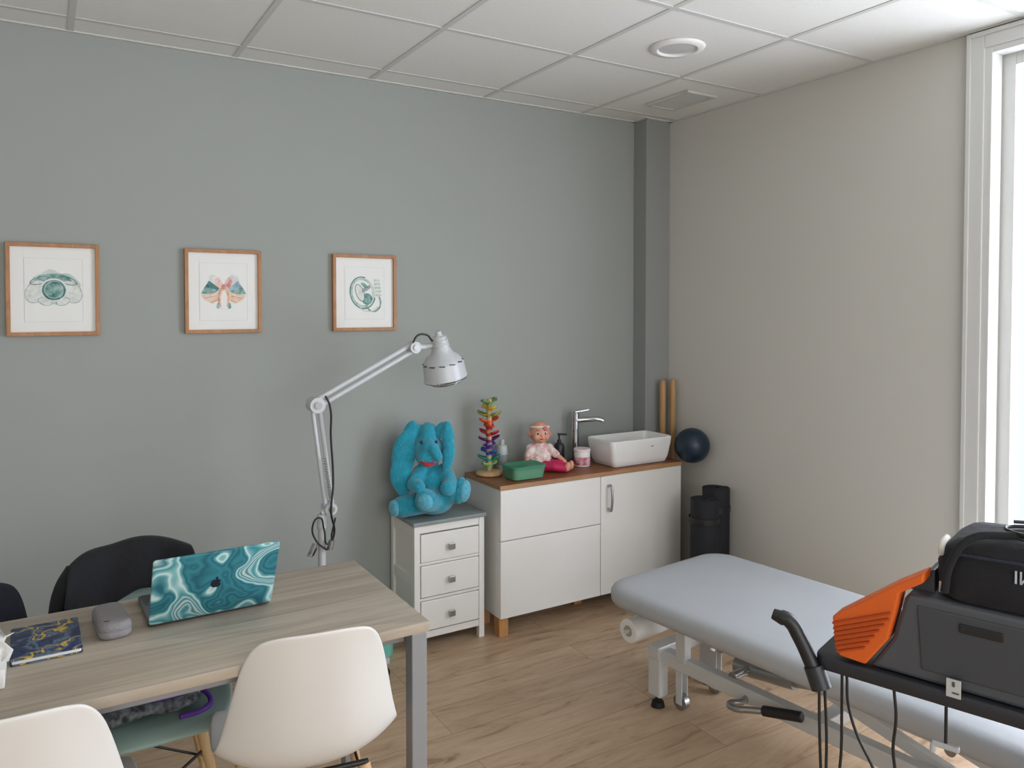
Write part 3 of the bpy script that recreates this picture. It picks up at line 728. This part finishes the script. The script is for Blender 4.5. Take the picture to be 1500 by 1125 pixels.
g = group('basin_faucet', (2.432, 3.350, 0.717), -12)
cyls('body', g, [((0, 0, 0), (0, 0, 0.012), 0.027), ((0, 0, 0.01), (0, 0, 0.225), 0.020), ((0, 0, 0.226), (0, 0, 0.262), 0.022)], M['chrome'], 28)
tube('spout', g, [(0.005, -0.01, 0.222), (0.06, -0.03, 0.226), (0.120, -0.055, 0.226), (0.135, -0.060, 0.218)], 0.014, M['chrome'])
box('lever', g, (0.035, -0.005, 0.270), (0.085, 0.018, 0.009), M['chrome'], 0.003, rot=(0, -0.12, 0))

g = group('soap_bottle', (2.33, 3.352, 0.717))
lathe('bottle', g, [(0, 0), (0.026, 0), (0.028, 0.004), (0.028, 0.09), (0.022, 0.105), (0.011, 0.112), (0.011, 0.125), (0, 0.125)], M['devdark'])
cyls('pump', g, [((0, 0, 0.12), (0, 0, 0.15), 0.005), ((0, 0, 0.15), (0, 0, 0.158), 0.010), ((0, 0, 0.154), (0.035, -0.02, 0.152), 0.005)], M['black'], 12)

g = group('candle_jar', (2.392, 3.235, 0.717))
lathe('jar', g, [(0, 0), (0.038, 0), (0.042, 0.004), (0.042, 0.078), (0.040, 0.082), (0.037, 0.082), (0.036, 0.07), (0, 0.07)], M['white'])
lathe('label', g, [(0.0424, 0.010), (0.0428, 0.011), (0.0428, 0.050), (0.0424, 0.051)], mat('label_red', (176, 34, 70), 0.5, rgb2=(232, 200, 205), vscale=26))
lathe('lid', g, [(0, 0.092), (0.041, 0.092), (0.044, 0.088), (0.044, 0.078), (0.04, 0.078)], mat('jar_lid', (236, 214, 216), 0.5))

for (px, py, h_) in ((2.966, 3.255, 1.135), (3.022, 3.235, 1.14)):
    g = group('wooden_club', (px, py, 0))
    lathe('club', g, [(0, 0), (0.012, 0.0), (0.014, 0.005), (0.013, 0.3), (0.015, 0.7), (0.018, h_-0.06), (0.017, h_-0.015), (0.012, h_-0.002), (0, h_)], M['club_wood'])

g = group('exercise_ball', (2.971, 3.030, 0.801))
lathe('ball', g, [(0.0935*math.sin(math.pi*i/32), -0.0935*math.cos(math.pi*i/32)) for i in range(33)], M['ball'], sharp=180)
lathe('valve', g, [(0, 0.0950), (0.006, 0.0945), (0.008, 0.0925)], M['black'], rot=(1.2, 0, -0.4))
for (mx, my, r, h_) in ((2.850, 2.82, 0.075, 0.575), (2.982, 2.87, 0.074, 0.605)):
    g = group('rolled_mat', (mx, my, 0))
    n = 150
    bm = bmesh.new(); prev = None
    for i in range(n+1):
        th = i/n*5*2*math.pi; rr = 0.018+(r-0.018)*i/n; hh = (r-0.018)/5*0.82
        pts = [(rr*math.cos(th), rr*math.sin(th)), ((rr-hh)*math.cos(th), (rr-hh)*math.sin(th))]
        cur = [bm.verts.new((x, y, z)) for (x, y) in pts for z in (0.0, h_)]
        if prev:
            bm.faces.new((prev[0], cur[0], cur[1], prev[1])); bm.faces.new((prev[2], cur[2], cur[3], prev[3]))
            bm.faces.new((prev[1], cur[1], cur[3], prev[3])); bm.faces.new((prev[0], cur[0], cur[2], prev[2]))
        prev = cur
    frombm('roll', bm, g, M['mat_dark'])
    lathe('strap', g, [(r+0.0005, h_-0.12), (r+0.002, h_-0.119), (r+0.002, h_-0.09), (r+0.0005, h_-0.089)], M['black'])

# ---------------------------------------------------------------- toys on counter
g = group('rainbow_stacking_tower', (1.875, 3.30, 0.717), 0)
lathe('base', g, [(0, 0), (0.060, 0), (0.066, 0.004), (0.066, 0.014), (0.060, 0.02), (0.022, 0.022), (0, 0.022)], M['ltwood'])
cyl('pole', g, (0, 0, 0.02), (0, 0, 0.375), 0.013, 0.013, M['ltwood'])
cols = [(150, 190, 110), (40, 150, 130), (50, 80, 170), (80, 50, 140), (110, 40, 110), (190, 30, 44), (206, 50, 36), (222, 96, 36), (150, 150, 60), (214, 180, 60), (110, 150, 90)]
for k, c in enumerate(cols):
    z = 0.040+0.031*k; a = 0.5+k*2.2
    mm = mat('leaf_%d' % k, c, 0.3, var=0.03)
    bm = bmesh.new()
    for s in (0, math.pi):
        n = 10; cc = math.cos(a+s); sn = math.sin(a+s)
        ctr = []
        for i in range(n+1):
            t = i/n; w = 0.026*math.sin(math.pi*(0.12+0.83*t)); r = 0.008+0.048*t; zz = z+0.018*t*t+0.004
            L_ = bm.verts.new((r*cc-w*sn, r*sn+w*cc, zz+0.008)); Mi = bm.verts.new((r*cc, r*sn, zz-0.003)); R_ = bm.verts.new((r*cc+w*sn, r*sn-w*cc, zz+0.008))
            ctr.append((L_, Mi, R_))
        for p_, q_ in zip(ctr[:-1], ctr[1:]):
            bm.faces.new((p_[0], p_[1], q_[1], q_[0])); bm.faces.new((p_[1], p_[2], q_[2], q_[1]))
    o = frombm('leaf_%d' % k, bm, g, mm, True); md = o.modifiers.new('s', 'SOLIDIFY'); md.thickness = 0.004
    cyl('hub_%d' % k, g, (0, 0, z-0.004), (0, 0, z+0.010), 0.016, 0.016, mm)

g = group('lotion_bottle', (1.985, 3.362, 0.717))
lathe('bottle', g, [(0, 0), (0.026, 0), (0.028, 0.004), (0.028, 0.10), (0.024, 0.125), (0.012, 0.13), (0.012, 0.155), (0, 0.155)], mat('bottle_grey', (190, 196, 196), 0.3))
lathe('label', g, [(0.0283, 0.03), (0.0286, 0.031), (0.0286, 0.08), (0.0283, 0.081)], M['greytop'])

g = group('food_container', (1.985, 3.155, 0.717), 0)
lo = []
for z, w, d in ((0, 0.160, 0.100), (0.004, 0.170, 0.110), (0.055, 0.186, 0.124), (0.055, 0.180, 0.118), (0.006, 0.164, 0.104)):
    lo.append([(x, y, z) for x, y in rrect(w, d, 0.022, 6)])
loft('bowl', g, lo, M['greenglass'])
lo = []
for z, w, d in ((0.056, 0.192, 0.130), (0.064, 0.194, 0.132), (0.067, 0.188, 0.126), (0.065, 0.172, 0.110), (0.063, 0.166, 0.104)):
    lo.append([(x, y, z) for x, y in rrect(w, d, 0.026, 6)])
loft('lid', g, lo, M['greenlid'])
slab('contents', g, 0, 0, 0.008, 0.040, 0.15, 0.09, 0.02, mat('contents', (216, 206, 180), 0.7, rgb2=(130, 180, 140), vscale=60), 0.004)

# baby doll
g = group('baby_doll', (2.155, 3.275, 0.717), -20)
blob('head', g, [((0, 0, 0.19), (0.053, 0.052, 0.056)), ((0, -0.012, 0.170), (0.044, 0.042, 0.034)), ((-0.026, -0.036, 0.172), 0.018), ((0.026, -0.036, 0.172), 0.018), ((0, -0.050, 0.180), (0.007, 0.008, 0.006)),
    ((-0.053, 0.0, 0.180), (0.007, 0.011, 0.015)), ((0.053, 0.0, 0.180), (0.007, 0.011, 0.015)), ((0, 0.0, 0.14), 0.022), ((0, -0.042, 0.152), (0.012, 0.010, 0.008))], M['skin'], 0.003, 3)
for s in (-1, 1):
    ell('eye_white', g, (s*0.020, -0.0455, 0.190), (0.0085, 0.005, 0.0075), M['white'], (0, 0, s*0.3))
    ell('iris', g, (s*0.0195, -0.0495, 0.190), (0.0050, 0.003, 0.0058), M['eye'], (0, 0, s*0.3))
    tube('brow', g, [(s*0.010, -0.050, 0.204), (s*0.020, -0.049, 0.208), (s*0.030, -0.044, 0.205)], 0.0012, mat('brow', (140, 90, 60), 0.7))
ell('mouth', g, (0, -0.0515, 0.162), (0.009, 0.004, 0.0042), M['lips'])
lathe('headband', g, [(0.0495, 0.0), (0.0525, 0.002), (0.0520, 0.008), (0.0480, 0.011)], mat('headband', (236, 222, 216), 0.8), (0, 0.0, 0.213), (-0.10, 0, 0))
bm = bmesh.new()
for k in range(5): bm_ell(bm, (0.018+0.006*math.cos(k*1.257), -0.053, 0.219+0.006*math.sin(k*1.257)), (0.005, 0.004, 0.005), (0, 0, 0), 12)
frombm('headband_flower', bm, g, M['pink'], True)
blob('dress', g, [((0, 0.0, 0.10), (0.044, 0.036, 0.050)), ((0, -0.004, 0.055), (0.060, 0.052, 0.050)), ((-0.046, -0.006, 0.112), (0.026, 0.022, 0.022)), ((0.046, -0.006, 0.112), (0.026, 0.022, 0.022)), ((0.01, -0.03, 0.035), (0.066, 0.05, 0.03))], M['floral'], 0.004, 4,
     caps=[[((-0.046, -0.01, 0.108), 0.022), ((-0.066, -0.03, 0.078), 0.020)], [((0.046, -0.01, 0.108), 0.022), ((0.078, -0.03, 0.080), 0.020)]])
for s, hx, hy, hz in ((-1, -0.082, -0.058, 0.048), (1, 0.108, -0.050, 0.056)):
    sx = -0.066 if s < 0 else 0.078
    e_ = [[((sx, -0.03, 0.078), 0.014), ((hx, hy, hz), 0.010)]]
    dirv = (Vector((hx, hy, hz))-Vector((sx, -0.03, 0.078))).normalized()
    palm = Vector((hx, hy, hz))+dirv*0.010
    side = dirv.cross(Vector((0, 0, 1))).normalized(); up = side.cross(dirv)
    for f, (o_, ln) in enumerate(((-0.0085, 0.012), (-0.003, 0.016), (0.003, 0.015), (0.0085, 0.011))):
        b0 = palm+side*o_; b1 = b0+dirv*ln*0.6; b2 = b1+dirv*ln*0.5-up*ln*0.35
        e_.append([(b0, 0.0038), (b1, 0.0033), (b2, 0.0027)])
    t0 = palm-dirv*0.006+side*0.009*s
    e_.append([(t0, 0.004), (t0+side*0.008*s+dirv*0.006, 0.0033)])
    blob('arm_hand', g, [(tuple(palm), (0.011, 0.010, 0.008))], M['skin'], 0.0018, 2, caps=e_)
blob('leggings', g, [], M['hotpink'], 0.004, 4, caps=[[((0.02, -0.035, 0.030), 0.030), ((0.085, -0.055, 0.034), 0.025), ((0.135, -0.060, 0.020), 0.018)],
    [((-0.005, -0.05, 0.030), 0.028), ((0.055, -0.085, 0.030), 0.024), ((0.105, -0.098, 0.020), 0.018)]])
blob('feet', g, [((0.142, -0.062, 0.022), (0.014, 0.014, 0.018)), ((0.150, -0.064, 0.030), (0.013, 0.013, 0.024)), ((0.113, -0.10, 0.022), (0.014, 0.014, 0.018)), ((0.121, -0.102, 0.030), (0.013, 0.013, 0.024))], M['skin'], 0.003, 3)

# ---------------------------------------------------------------- plush elephant
g = group('plush_elephant', (1.530, 3.235, 0.586), -24)
P_ = M['plush']
blob('body', g, [((0.012, 0.0, 0.115), (0.085, 0.075, 0.115)), ((0.012, -0.01, 0.07), (0.095, 0.085, 0.07)),
    ((-0.012, -0.01, 0.300), (0.070, 0.066, 0.082)), ((-0.012, -0.005, 0.372), (0.045, 0.046, 0.055)), ((-0.016, -0.058, 0.275), (0.052, 0.038, 0.040)), ((-0.014, -0.062, 0.315), (0.034, 0.030, 0.040))], P_, 0.005, 6,
    caps=[[((-0.05, -0.03, 0.06), 0.052), ((-0.130, -0.055, 0.052), 0.050)],
          [((0.02, -0.04, 0.08), 0.054), ((-0.025, -0.115, 0.090), 0.052)],
          [((0.05, -0.03, 0.09), 0.056), ((0.105, -0.065, 0.115), 0.048)],
          [((-0.05, -0.02, 0.20), 0.034), ((-0.080, -0.07, 0.155), 0.032), ((-0.055, -0.105, 0.150), 0.028)],
          [((0.06, -0.02, 0.20), 0.038), ((0.085, -0.08, 0.16), 0.034), ((0.070, -0.120, 0.145), 0.034)],
          [((-0.005, -0.060, 0.330), 0.028), ((0.014, -0.088, 0.310), 0.024), ((0.030, -0.092, 0.280), 0.021)]])
blob('ear_left', g, [((-0.098, -0.014, 0.365), (0.036, 0.018, 0.075), (0, 0.25, 0)), ((-0.125, -0.026, 0.280), (0.056, 0.020, 0.110), (0, 0.12, 0)), ((-0.138, -0.034, 0.190), (0.052, 0.018, 0.080), (0, -0.08, 0)), ((-0.132, -0.036, 0.135), (0.034, 0.016, 0.045), (0, -0.3, 0)), ((-0.055, -0.002, 0.380), (0.050, 0.018, 0.038), (0, 0.35, 0))], P_, 0.005, 6)
blob('ear_right', g, [((0.048, -0.025, 0.392), (0.032, 0.018, 0.044), (0, 0.6, 0)), ((0.076, -0.045, 0.360), (0.030, 0.020, 0.078), (0, -0.05, 0)), ((0.078, -0.058, 0.285), (0.030, 0.020, 0.072), (0, 0.12, 0)), ((0.070, -0.060, 0.235), (0.022, 0.017, 0.030), (0, 0.3, 0))], P_, 0.005, 6)
ell('foot_sole_left', g, (-0.168, -0.074, 0.050), (0.020, 0.036, 0.038), M['plush2'], (0, 0, 0.5))
ell('foot_sole_mid', g, (-0.030, -0.154, 0.092), (0.036, 0.020, 0.037), M['plush2'], (0, 0, -0.2))
blob('foot_right', g, [((0.128, -0.075, 0.122), (0.038, 0.046, 0.062), (0, 0.2, 0))], P_, 0.005, 4)
ell('foot_sole_right', g, (0.148, -0.090, 0.122), (0.026, 0.038, 0.052), M['plush2'], (0, 0.15, -0.5))
blob('mouth', g, [((-0.018, -0.094, 0.248), (0.020, 0.008, 0.010))], M['red'], 0.003, 2, caps=[[((-0.050, -0.080, 0.262), 0.004), ((-0.034, -0.091, 0.252), 0.007), ((-0.014, -0.094, 0.247), 0.009), ((0.010, -0.090, 0.252), 0.006)]])
for xx in (-0.045, 0.022):
    ell('eye', g, (xx, -0.071, 0.345), (0.006, 0.006, 0.008), M['eye'])

# ---------------------------------------------------------------- treatment bed
g = group('treatment_bed', (1.785, 2.305, 0), 6)
bw, bl = 0.69, 1.92
lo = []
for z, ins in ((0.432, 0.025), (0.436, 0.010), (0.446, 0.002), (0.460, 0.0), (0.480, 0.0), (0.492, 0.006), (0.500, 0.018), (0.504, 0.04), (0.505, 0.10)):
    lo.append([(x, y, z) for x, y in rrect(bw-2*ins, bl-2*ins, 0.11-ins*0.6, 10, bw/2, -bl/2)])
loft('cushion', g, lo, M['bedvinyl'], sharp=80)
slab('underboard', g, bw/2, -bl/2, 0.416, 0.432, bw-0.10, bl-0.10, 0.08, M['bedframe'], 0.003)
boxes('upper_frame', g, [((0.14, -0.95, 0.395), (0.04, 1.66, 0.04)), ((0.56, -0.95, 0.395), (0.04, 1.66, 0.04)), ((0.35, -0.14, 0.395), (0.38, 0.04, 0.04)), ((0.35, -1.76, 0.395), (0.38, 0.04, 0.04)), ((0.35, -0.95, 0.395), (0.38, 0.04, 0.04))], M['bedframe'], 0.004)
boxes('base_frame', g, [((0.245, -0.92, 0.200), (0.045, 1.72, 0.055)), ((0.505, -0.92, 0.200), (0.045, 1.72, 0.055)), ((0.375, -0.095, 0.215), (0.36, 0.055, 0.05)), ((0.375, -1.74, 0.215), (0.36, 0.055, 0.05)), ((0.375, -0.75, 0.195), (0.24, 0.05, 0.045))], M['bedframe'], 0.005)
boxes('base_legs', g, [((x, y, 0.130), (0.050, 0.06, 0.17)) for x in (0.225, 0.53) for y in (-0.095, -1.74)], M['bedframe'], 0.006)
cyls('feet', g, [((x, y, 0.0), (x, y, 0.02), 0.027, 0.022) for x in (0.225, 0.53) for y in (-0.095, -1.74)] + [((x, y, 0.018), (x, y, 0.05), 0.009) for x in (0.225, 0.53) for y in (-0.095, -1.74)], M['rubber'], 20)
cyls('casters', g, [((x-0.012, y, 0.032), (x+0.012, y, 0.032), 0.030) for x in (0.275, 0.48) for y in (-0.17, -1.66)], M['nickel'], 22)
boxes('caster_forks', g, [((x+s*0.016, y, 0.10), (0.004, 0.03, 0.15)) for x in (0.275, 0.48) for y in (-0.17, -1.66) for s in (-1, 1)], M['bedframe'], 0.001)
boxes('posts', g, [((0.235, -0.21, 0.30), (0.038, 0.045, 0.18)), ((0.50, -0.21, 0.30), (0.035, 0.045, 0.18)), ((0.235, -1.62, 0.30), (0.035, 0.045, 0.18)), ((0.50, -1.62, 0.30), (0.035, 0.045, 0.18))], M['bedframe'], 0.004)
boxes('lift_arms', g, [((x, -0.78, 0.30), (0.025, 0.75, 0.04), (0.22, 0, 0)) for x in (0.285, 0.46)] + [((x, -1.2, 0.30), (0.025, 0.75, 0.04), (0.22, 0, 0)) for x in (0.285, 0.46)], M['bedframe'], 0.004)
cyls('cross_tubes', g, [((0.25, -0.42, 0.23), (0.52, -0.42, 0.23), 0.016), ((0.14, -0.45, 0.37), (0.56, -0.45, 0.37), 0.014), ((0.25, -1.15, 0.3), (0.52, -1.15, 0.3), 0.016), ((0.36, -0.55, 0.24), (0.38, -0.98, 0.34), 0.022), ((0.36, -0.36, 0.22), (0.36, -0.6, 0.25), 0.03)], M['nickel'], 18)
cyl('paper_roll', g, (0.080, -0.075, 0.322), (0.62, -0.075, 0.322), 0.044, 0.044, M['white'], 36, 0.003)
lathe('roll_core', g, [(0.0, 0.0), (0.016, 0.0), (0.020, -0.002), (0.021, 0.004)], mat('core', (176, 168, 158), 0.8), (0.0795, -0.075, 0.322), (0, math.radians(90), 0))
cyls('roll_hanger', g, [((0.065, -0.075, 0.322), (0.65, -0.075, 0.322), 0.008), ((0.64, -0.075, 0.322), (0.64, -0.075, 0.42), 0.006), ((0.64, -0.075, 0.42), (0.58, -0.14, 0.40), 0.006)], M['bedframe'], 12)
tube('pedal_bar', g, [(0.245, -0.49, 0.195), (0.20, -0.50, 0.190), (0.155, -0.48, 0.188), (0.140, -0.51, 0.19), (0.155, -0.56, 0.20), (0.175, -0.61, 0.21)], 0.011, M['nickel'])
cyl('pedal_grip', g, (0.170, -0.60, 0.210), (0.195, -0.73, 0.235), 0.017, 0.017, M['black'], 20, 0.005)

# ---------------------------------------------------------------- therapy device on trolley
g = group('therapy_device_trolley', (1.456, 1.09, 0), 17.5)
slab('tray', g, 0.20, -0.305, 0.742, 0.774, 0.40, 0.64, 0.03, M['devdark'], 0.006)
body = [(-0.10, 0.776), (-0.145, 0.85), (-0.160, 0.91), (-0.165, 0.935), (-0.172, 0.948), (-0.64, 0.948), (-0.64, 0.776)]
prism('console', g, body, 'x', 0.015, 0.275, M['devgrey'], 0.008)
prism('console_dark_panel', g, [(-0.20, 0.80), (-0.60, 0.80), (-0.60, 0.93), (-0.19, 0.93)], 'x', 0.012, 0.02, mat('panel', (62, 66, 72), 0.4), 0.003)
box('grip_recess', g, (0.0105, -0.305, 0.905), (0.005, 0.075, 0.018), M['black'], 0.004)
org = [(-0.026, 0.868), (-0.032, 0.80), (-0.042, 0.785), (-0.095, 0.782), (-0.138, 0.845), (-0.152, 0.905), (-0.160, 0.95), (-0.205, 0.982), (-0.206, 1.003), (-0.15, 0.965)]
prism('orange_cheek', g, org, 'x', 0.0, 0.06, M['orange'], 0.004)
ribs = []
for k in range(7):
    t = k/6; z0 = 0.795+0.098*t*0.75; ya = -0.034+0.002*k; yb = -0.098-0.052*min(1, t*1.15)
    ribs.append(((-0.002, (ya+yb)/2, z0+0.012), (0.007, abs(yb-ya), 0.004), (-0.42, 0, 0)))
boxes('louvres', g, ribs, M['orange_d'], 0.001)
prism('console_screen', g, [(-0.165, 0.945), (-0.200, 0.980), (-0.206, 0.995), (-0.212, 0.995), (-0.212, 0.945)], 'x', 0.06, 0.275, M['devgrey'], 0.002)
box('label', g, (-0.002, -0.262, 0.786), (0.003, 0.026, 0.036), mat('label_grey', (190, 192, 192), 0.5), 0.0005)
boxes('label_print', g, [((-0.004, -0.262, 0.795), (0.001, 0.005, 0.010)), ((-0.004, -0.266, 0.778), (0.001, 0.012, 0.003))], M['devgrey'], 0)
cyl('column', g, (0.22, -0.52, 0.06), (0.22, -0.52, 0.745), 0.028, 0.028, M['devgrey'])
bm = bmesh.new(); bm2 = bmesh.new()
for k in range(5):
    a = math.radians(20+72*k); c, s = math.cos(a), math.sin(a)
    bm_box(bm, (0.22+0.11*c, -0.52+0.11*s, 0.075), (0.22, 0.045, 0.025), (0, 0, a))
    bm_cyl(bm2, (0.22+0.21*c-0.012*s, -0.52+0.21*s+0.012*c, 0.03), (0.22+0.21*c+0.012*s, -0.52+0.21*s-0.012*c, 0.03), 0.03, None, 18)
    bm_cyl(bm2, (0.22+0.21*c, -0.52+0.21*s, 0.03), (0.22+0.21*c, -0.52+0.21*s, 0.07), 0.008, None, 12)
frombm('base_arms', bm, g, M['devgrey']); shade(frombm('casters', bm2, g, M['black']))
tube('wand', g, [(-0.003, 0.088, 0.838), (0.002, 0.070, 0.832), (0.006, 0.048, 0.800), (0.004, 0.020, 0.750), (0.0, -0.005, 0.700)], 0.0165, M['black'])
cyl('wand_head', g, (-0.008, 0.104, 0.842), (-0.001, 0.078, 0.834), 0.012, 0.0165, M['black'], 20, 0.003)
cyls('wand_holder', g, [((0.002, -0.004, 0.70), (0.004, 0.014, 0.745), 0.022), ((0.006, 0.005, 0.738), (0.05, -0.01, 0.750), 0.012)], M['devdark'], 20)
for nm, pts in (('cable_1', [(0.0, 0.0, 0.71), (-0.005, -0.003, 0.62), (0.0, -0.01, 0.45), (0.02, -0.03, 0.2), (0.06, -0.10, 0.12)]),
                ('cable_2', [(0.0, -0.012, 0.70), (0.005, -0.015, 0.6), (0.0, -0.02, 0.4), (0.05, -0.05, 0.2), (0.1, -0.2, 0.10)]),
                ('cable_3', [(0.01, -0.055, 0.742), (0.012, -0.058, 0.68), (0.015, -0.075, 0.62), (0.02, -0.11, 0.55), (0.03, -0.15, 0.42), (0.08, -0.3, 0.2)]),
                ('cable_4', [(0.01, -0.045, 0.742), (0.012, -0.045, 0.60), (0.01, -0.05, 0.4), (0.05, -0.2, 0.15)]),
                ('cable_5', [(0.01, -0.15, 0.742), (0.008, -0.155, 0.69), (0.012, -0.150, 0.60), (0.03, -0.2, 0.4), (0.1, -0.35, 0.2)]),
                ('cable_6', [(0.02, -0.245, 0.742), (0.02, -0.245, 0.69), (0.02, -0.245, 0.66)])):
    tube(nm, g, pts, 0.0032, M['black'])
boxes('hook', g, [((0.02, -0.245, 0.655), (0.012, 0.05, 0.012)), ((0.02, -0.222, 0.645), (0.012, 0.010, 0.022))], mat('hook_grey', (180, 184, 188), 0.4), 0.003)

g = group('equipment_bag', (1.456, 1.09, 0.950), 17.5)
lo = []
for z, k in ((0.0, -0.012), (0.008, 0.0), (0.07, 0.004), (0.105, -0.008), (0.122, -0.03), (0.128, -0.07)):
    lo.append([(x, y+0.0, z+0.006*math.sin(9*y)*(z > 0.1)) for x, y in rrect(0.25+2*k, 0.40+2*k, 0.05+k*0.5, 8, 0.150, -0.420)])
o = loft('bag_body', g, lo, M['fabricblk'], sharp=80)
tube('handle_strap', g, [(0.012, -0.240, 0.02), (0.014, -0.250, 0.08), (0.03, -0.28, 0.13), (0.06, -0.34, 0.142), (0.08, -0.42, 0.145)], 0.008, M['fabricblk'])
tube('zip', g, [(0.020, -0.26, 0.098), (0.020, -0.42, 0.101), (0.020, -0.58, 0.098)], 0.003, M['navy'])
boxes('lettering', g, [((0.0195, -0.360, 0.075), (0.003, 0.0035, 0.024)), ((0.0195, -0.368, 0.075), (0.003, 0.0030, 0.024)), ((0.0195, -0.3755, 0.075), (0.003, 0.003, 0.028), (0.55, 0, 0)), ((0.0195, -0.383, 0.075), (0.003, 0.0030, 0.024))], mat('letter', (180, 186, 198), 0.5), 0)
tube('coiled_cable', g, [(0.10+0.05*math.cos(t*0.8), -0.40+0.07*math.sin(t*0.8), 0.136+0.0012*t) for t in range(18)], 0.0035, M['black'])
tube('white_tube', g, [(0.05, -0.225, 0.085), (0.04, -0.230, 0.110), (0.06, -0.235, 0.120)], 0.006, M['white'])
box('bag_tag', g, (0.010, -0.238, 0.03), (0.004, 0.014, 0.022), mat('tag', (150, 140, 128), 0.7), 0.001)

# ---------------------------------------------------------------- lights
def area(name, loc, rot, sx, sy, power, col):
    l = bpy.data.lights.new(name, 'AREA'); l.shape = 'RECTANGLE'; l.size = sx; l.size_y = sy; l.energy = power; l.color = col
    o = bpy.data.objects.new(name, l); COL.objects.link(o); o.location = loc; o.rotation_euler = [math.radians(a) for a in rot]
    return o
area('daylight_outside_window', (WX+0.45, 0.42, 1.35), (0, 90, 0), 2.6, 2.5, 285, (1.0, 0.98, 0.965))
area('added_front_fill', (0.7, Y0-0.35, 1.55), (90, 0, 0), 3.2, 1.7, 62, (1.0, 0.97, 0.93))  # added fill lamp behind the camera, brightens surfaces facing it
w = bpy.data.worlds.new('sky'); S.world = w; w.use_nodes = True
w.node_tree.nodes['Background'].inputs['Color'].default_value = (0.84, 0.90, 1.0, 1)
w.node_tree.nodes['Background'].inputs['Strength'].default_value = 1.0
S.view_settings.view_transform = 'Standard'

# ---------------------------------------------------------------- camera
cam = bpy.data.cameras.new('camera'); co = bpy.data.objects.new('camera', cam); COL.objects.link(co)
co.location = (0, 0, 1.54); co.rotation_euler = (math.radians(88.5), 0, math.radians(-31.3))
cam.sensor_width = 36; cam.lens = 27.24; cam.shift_y = -0.055; cam.clip_start = 0.02
S.camera = co
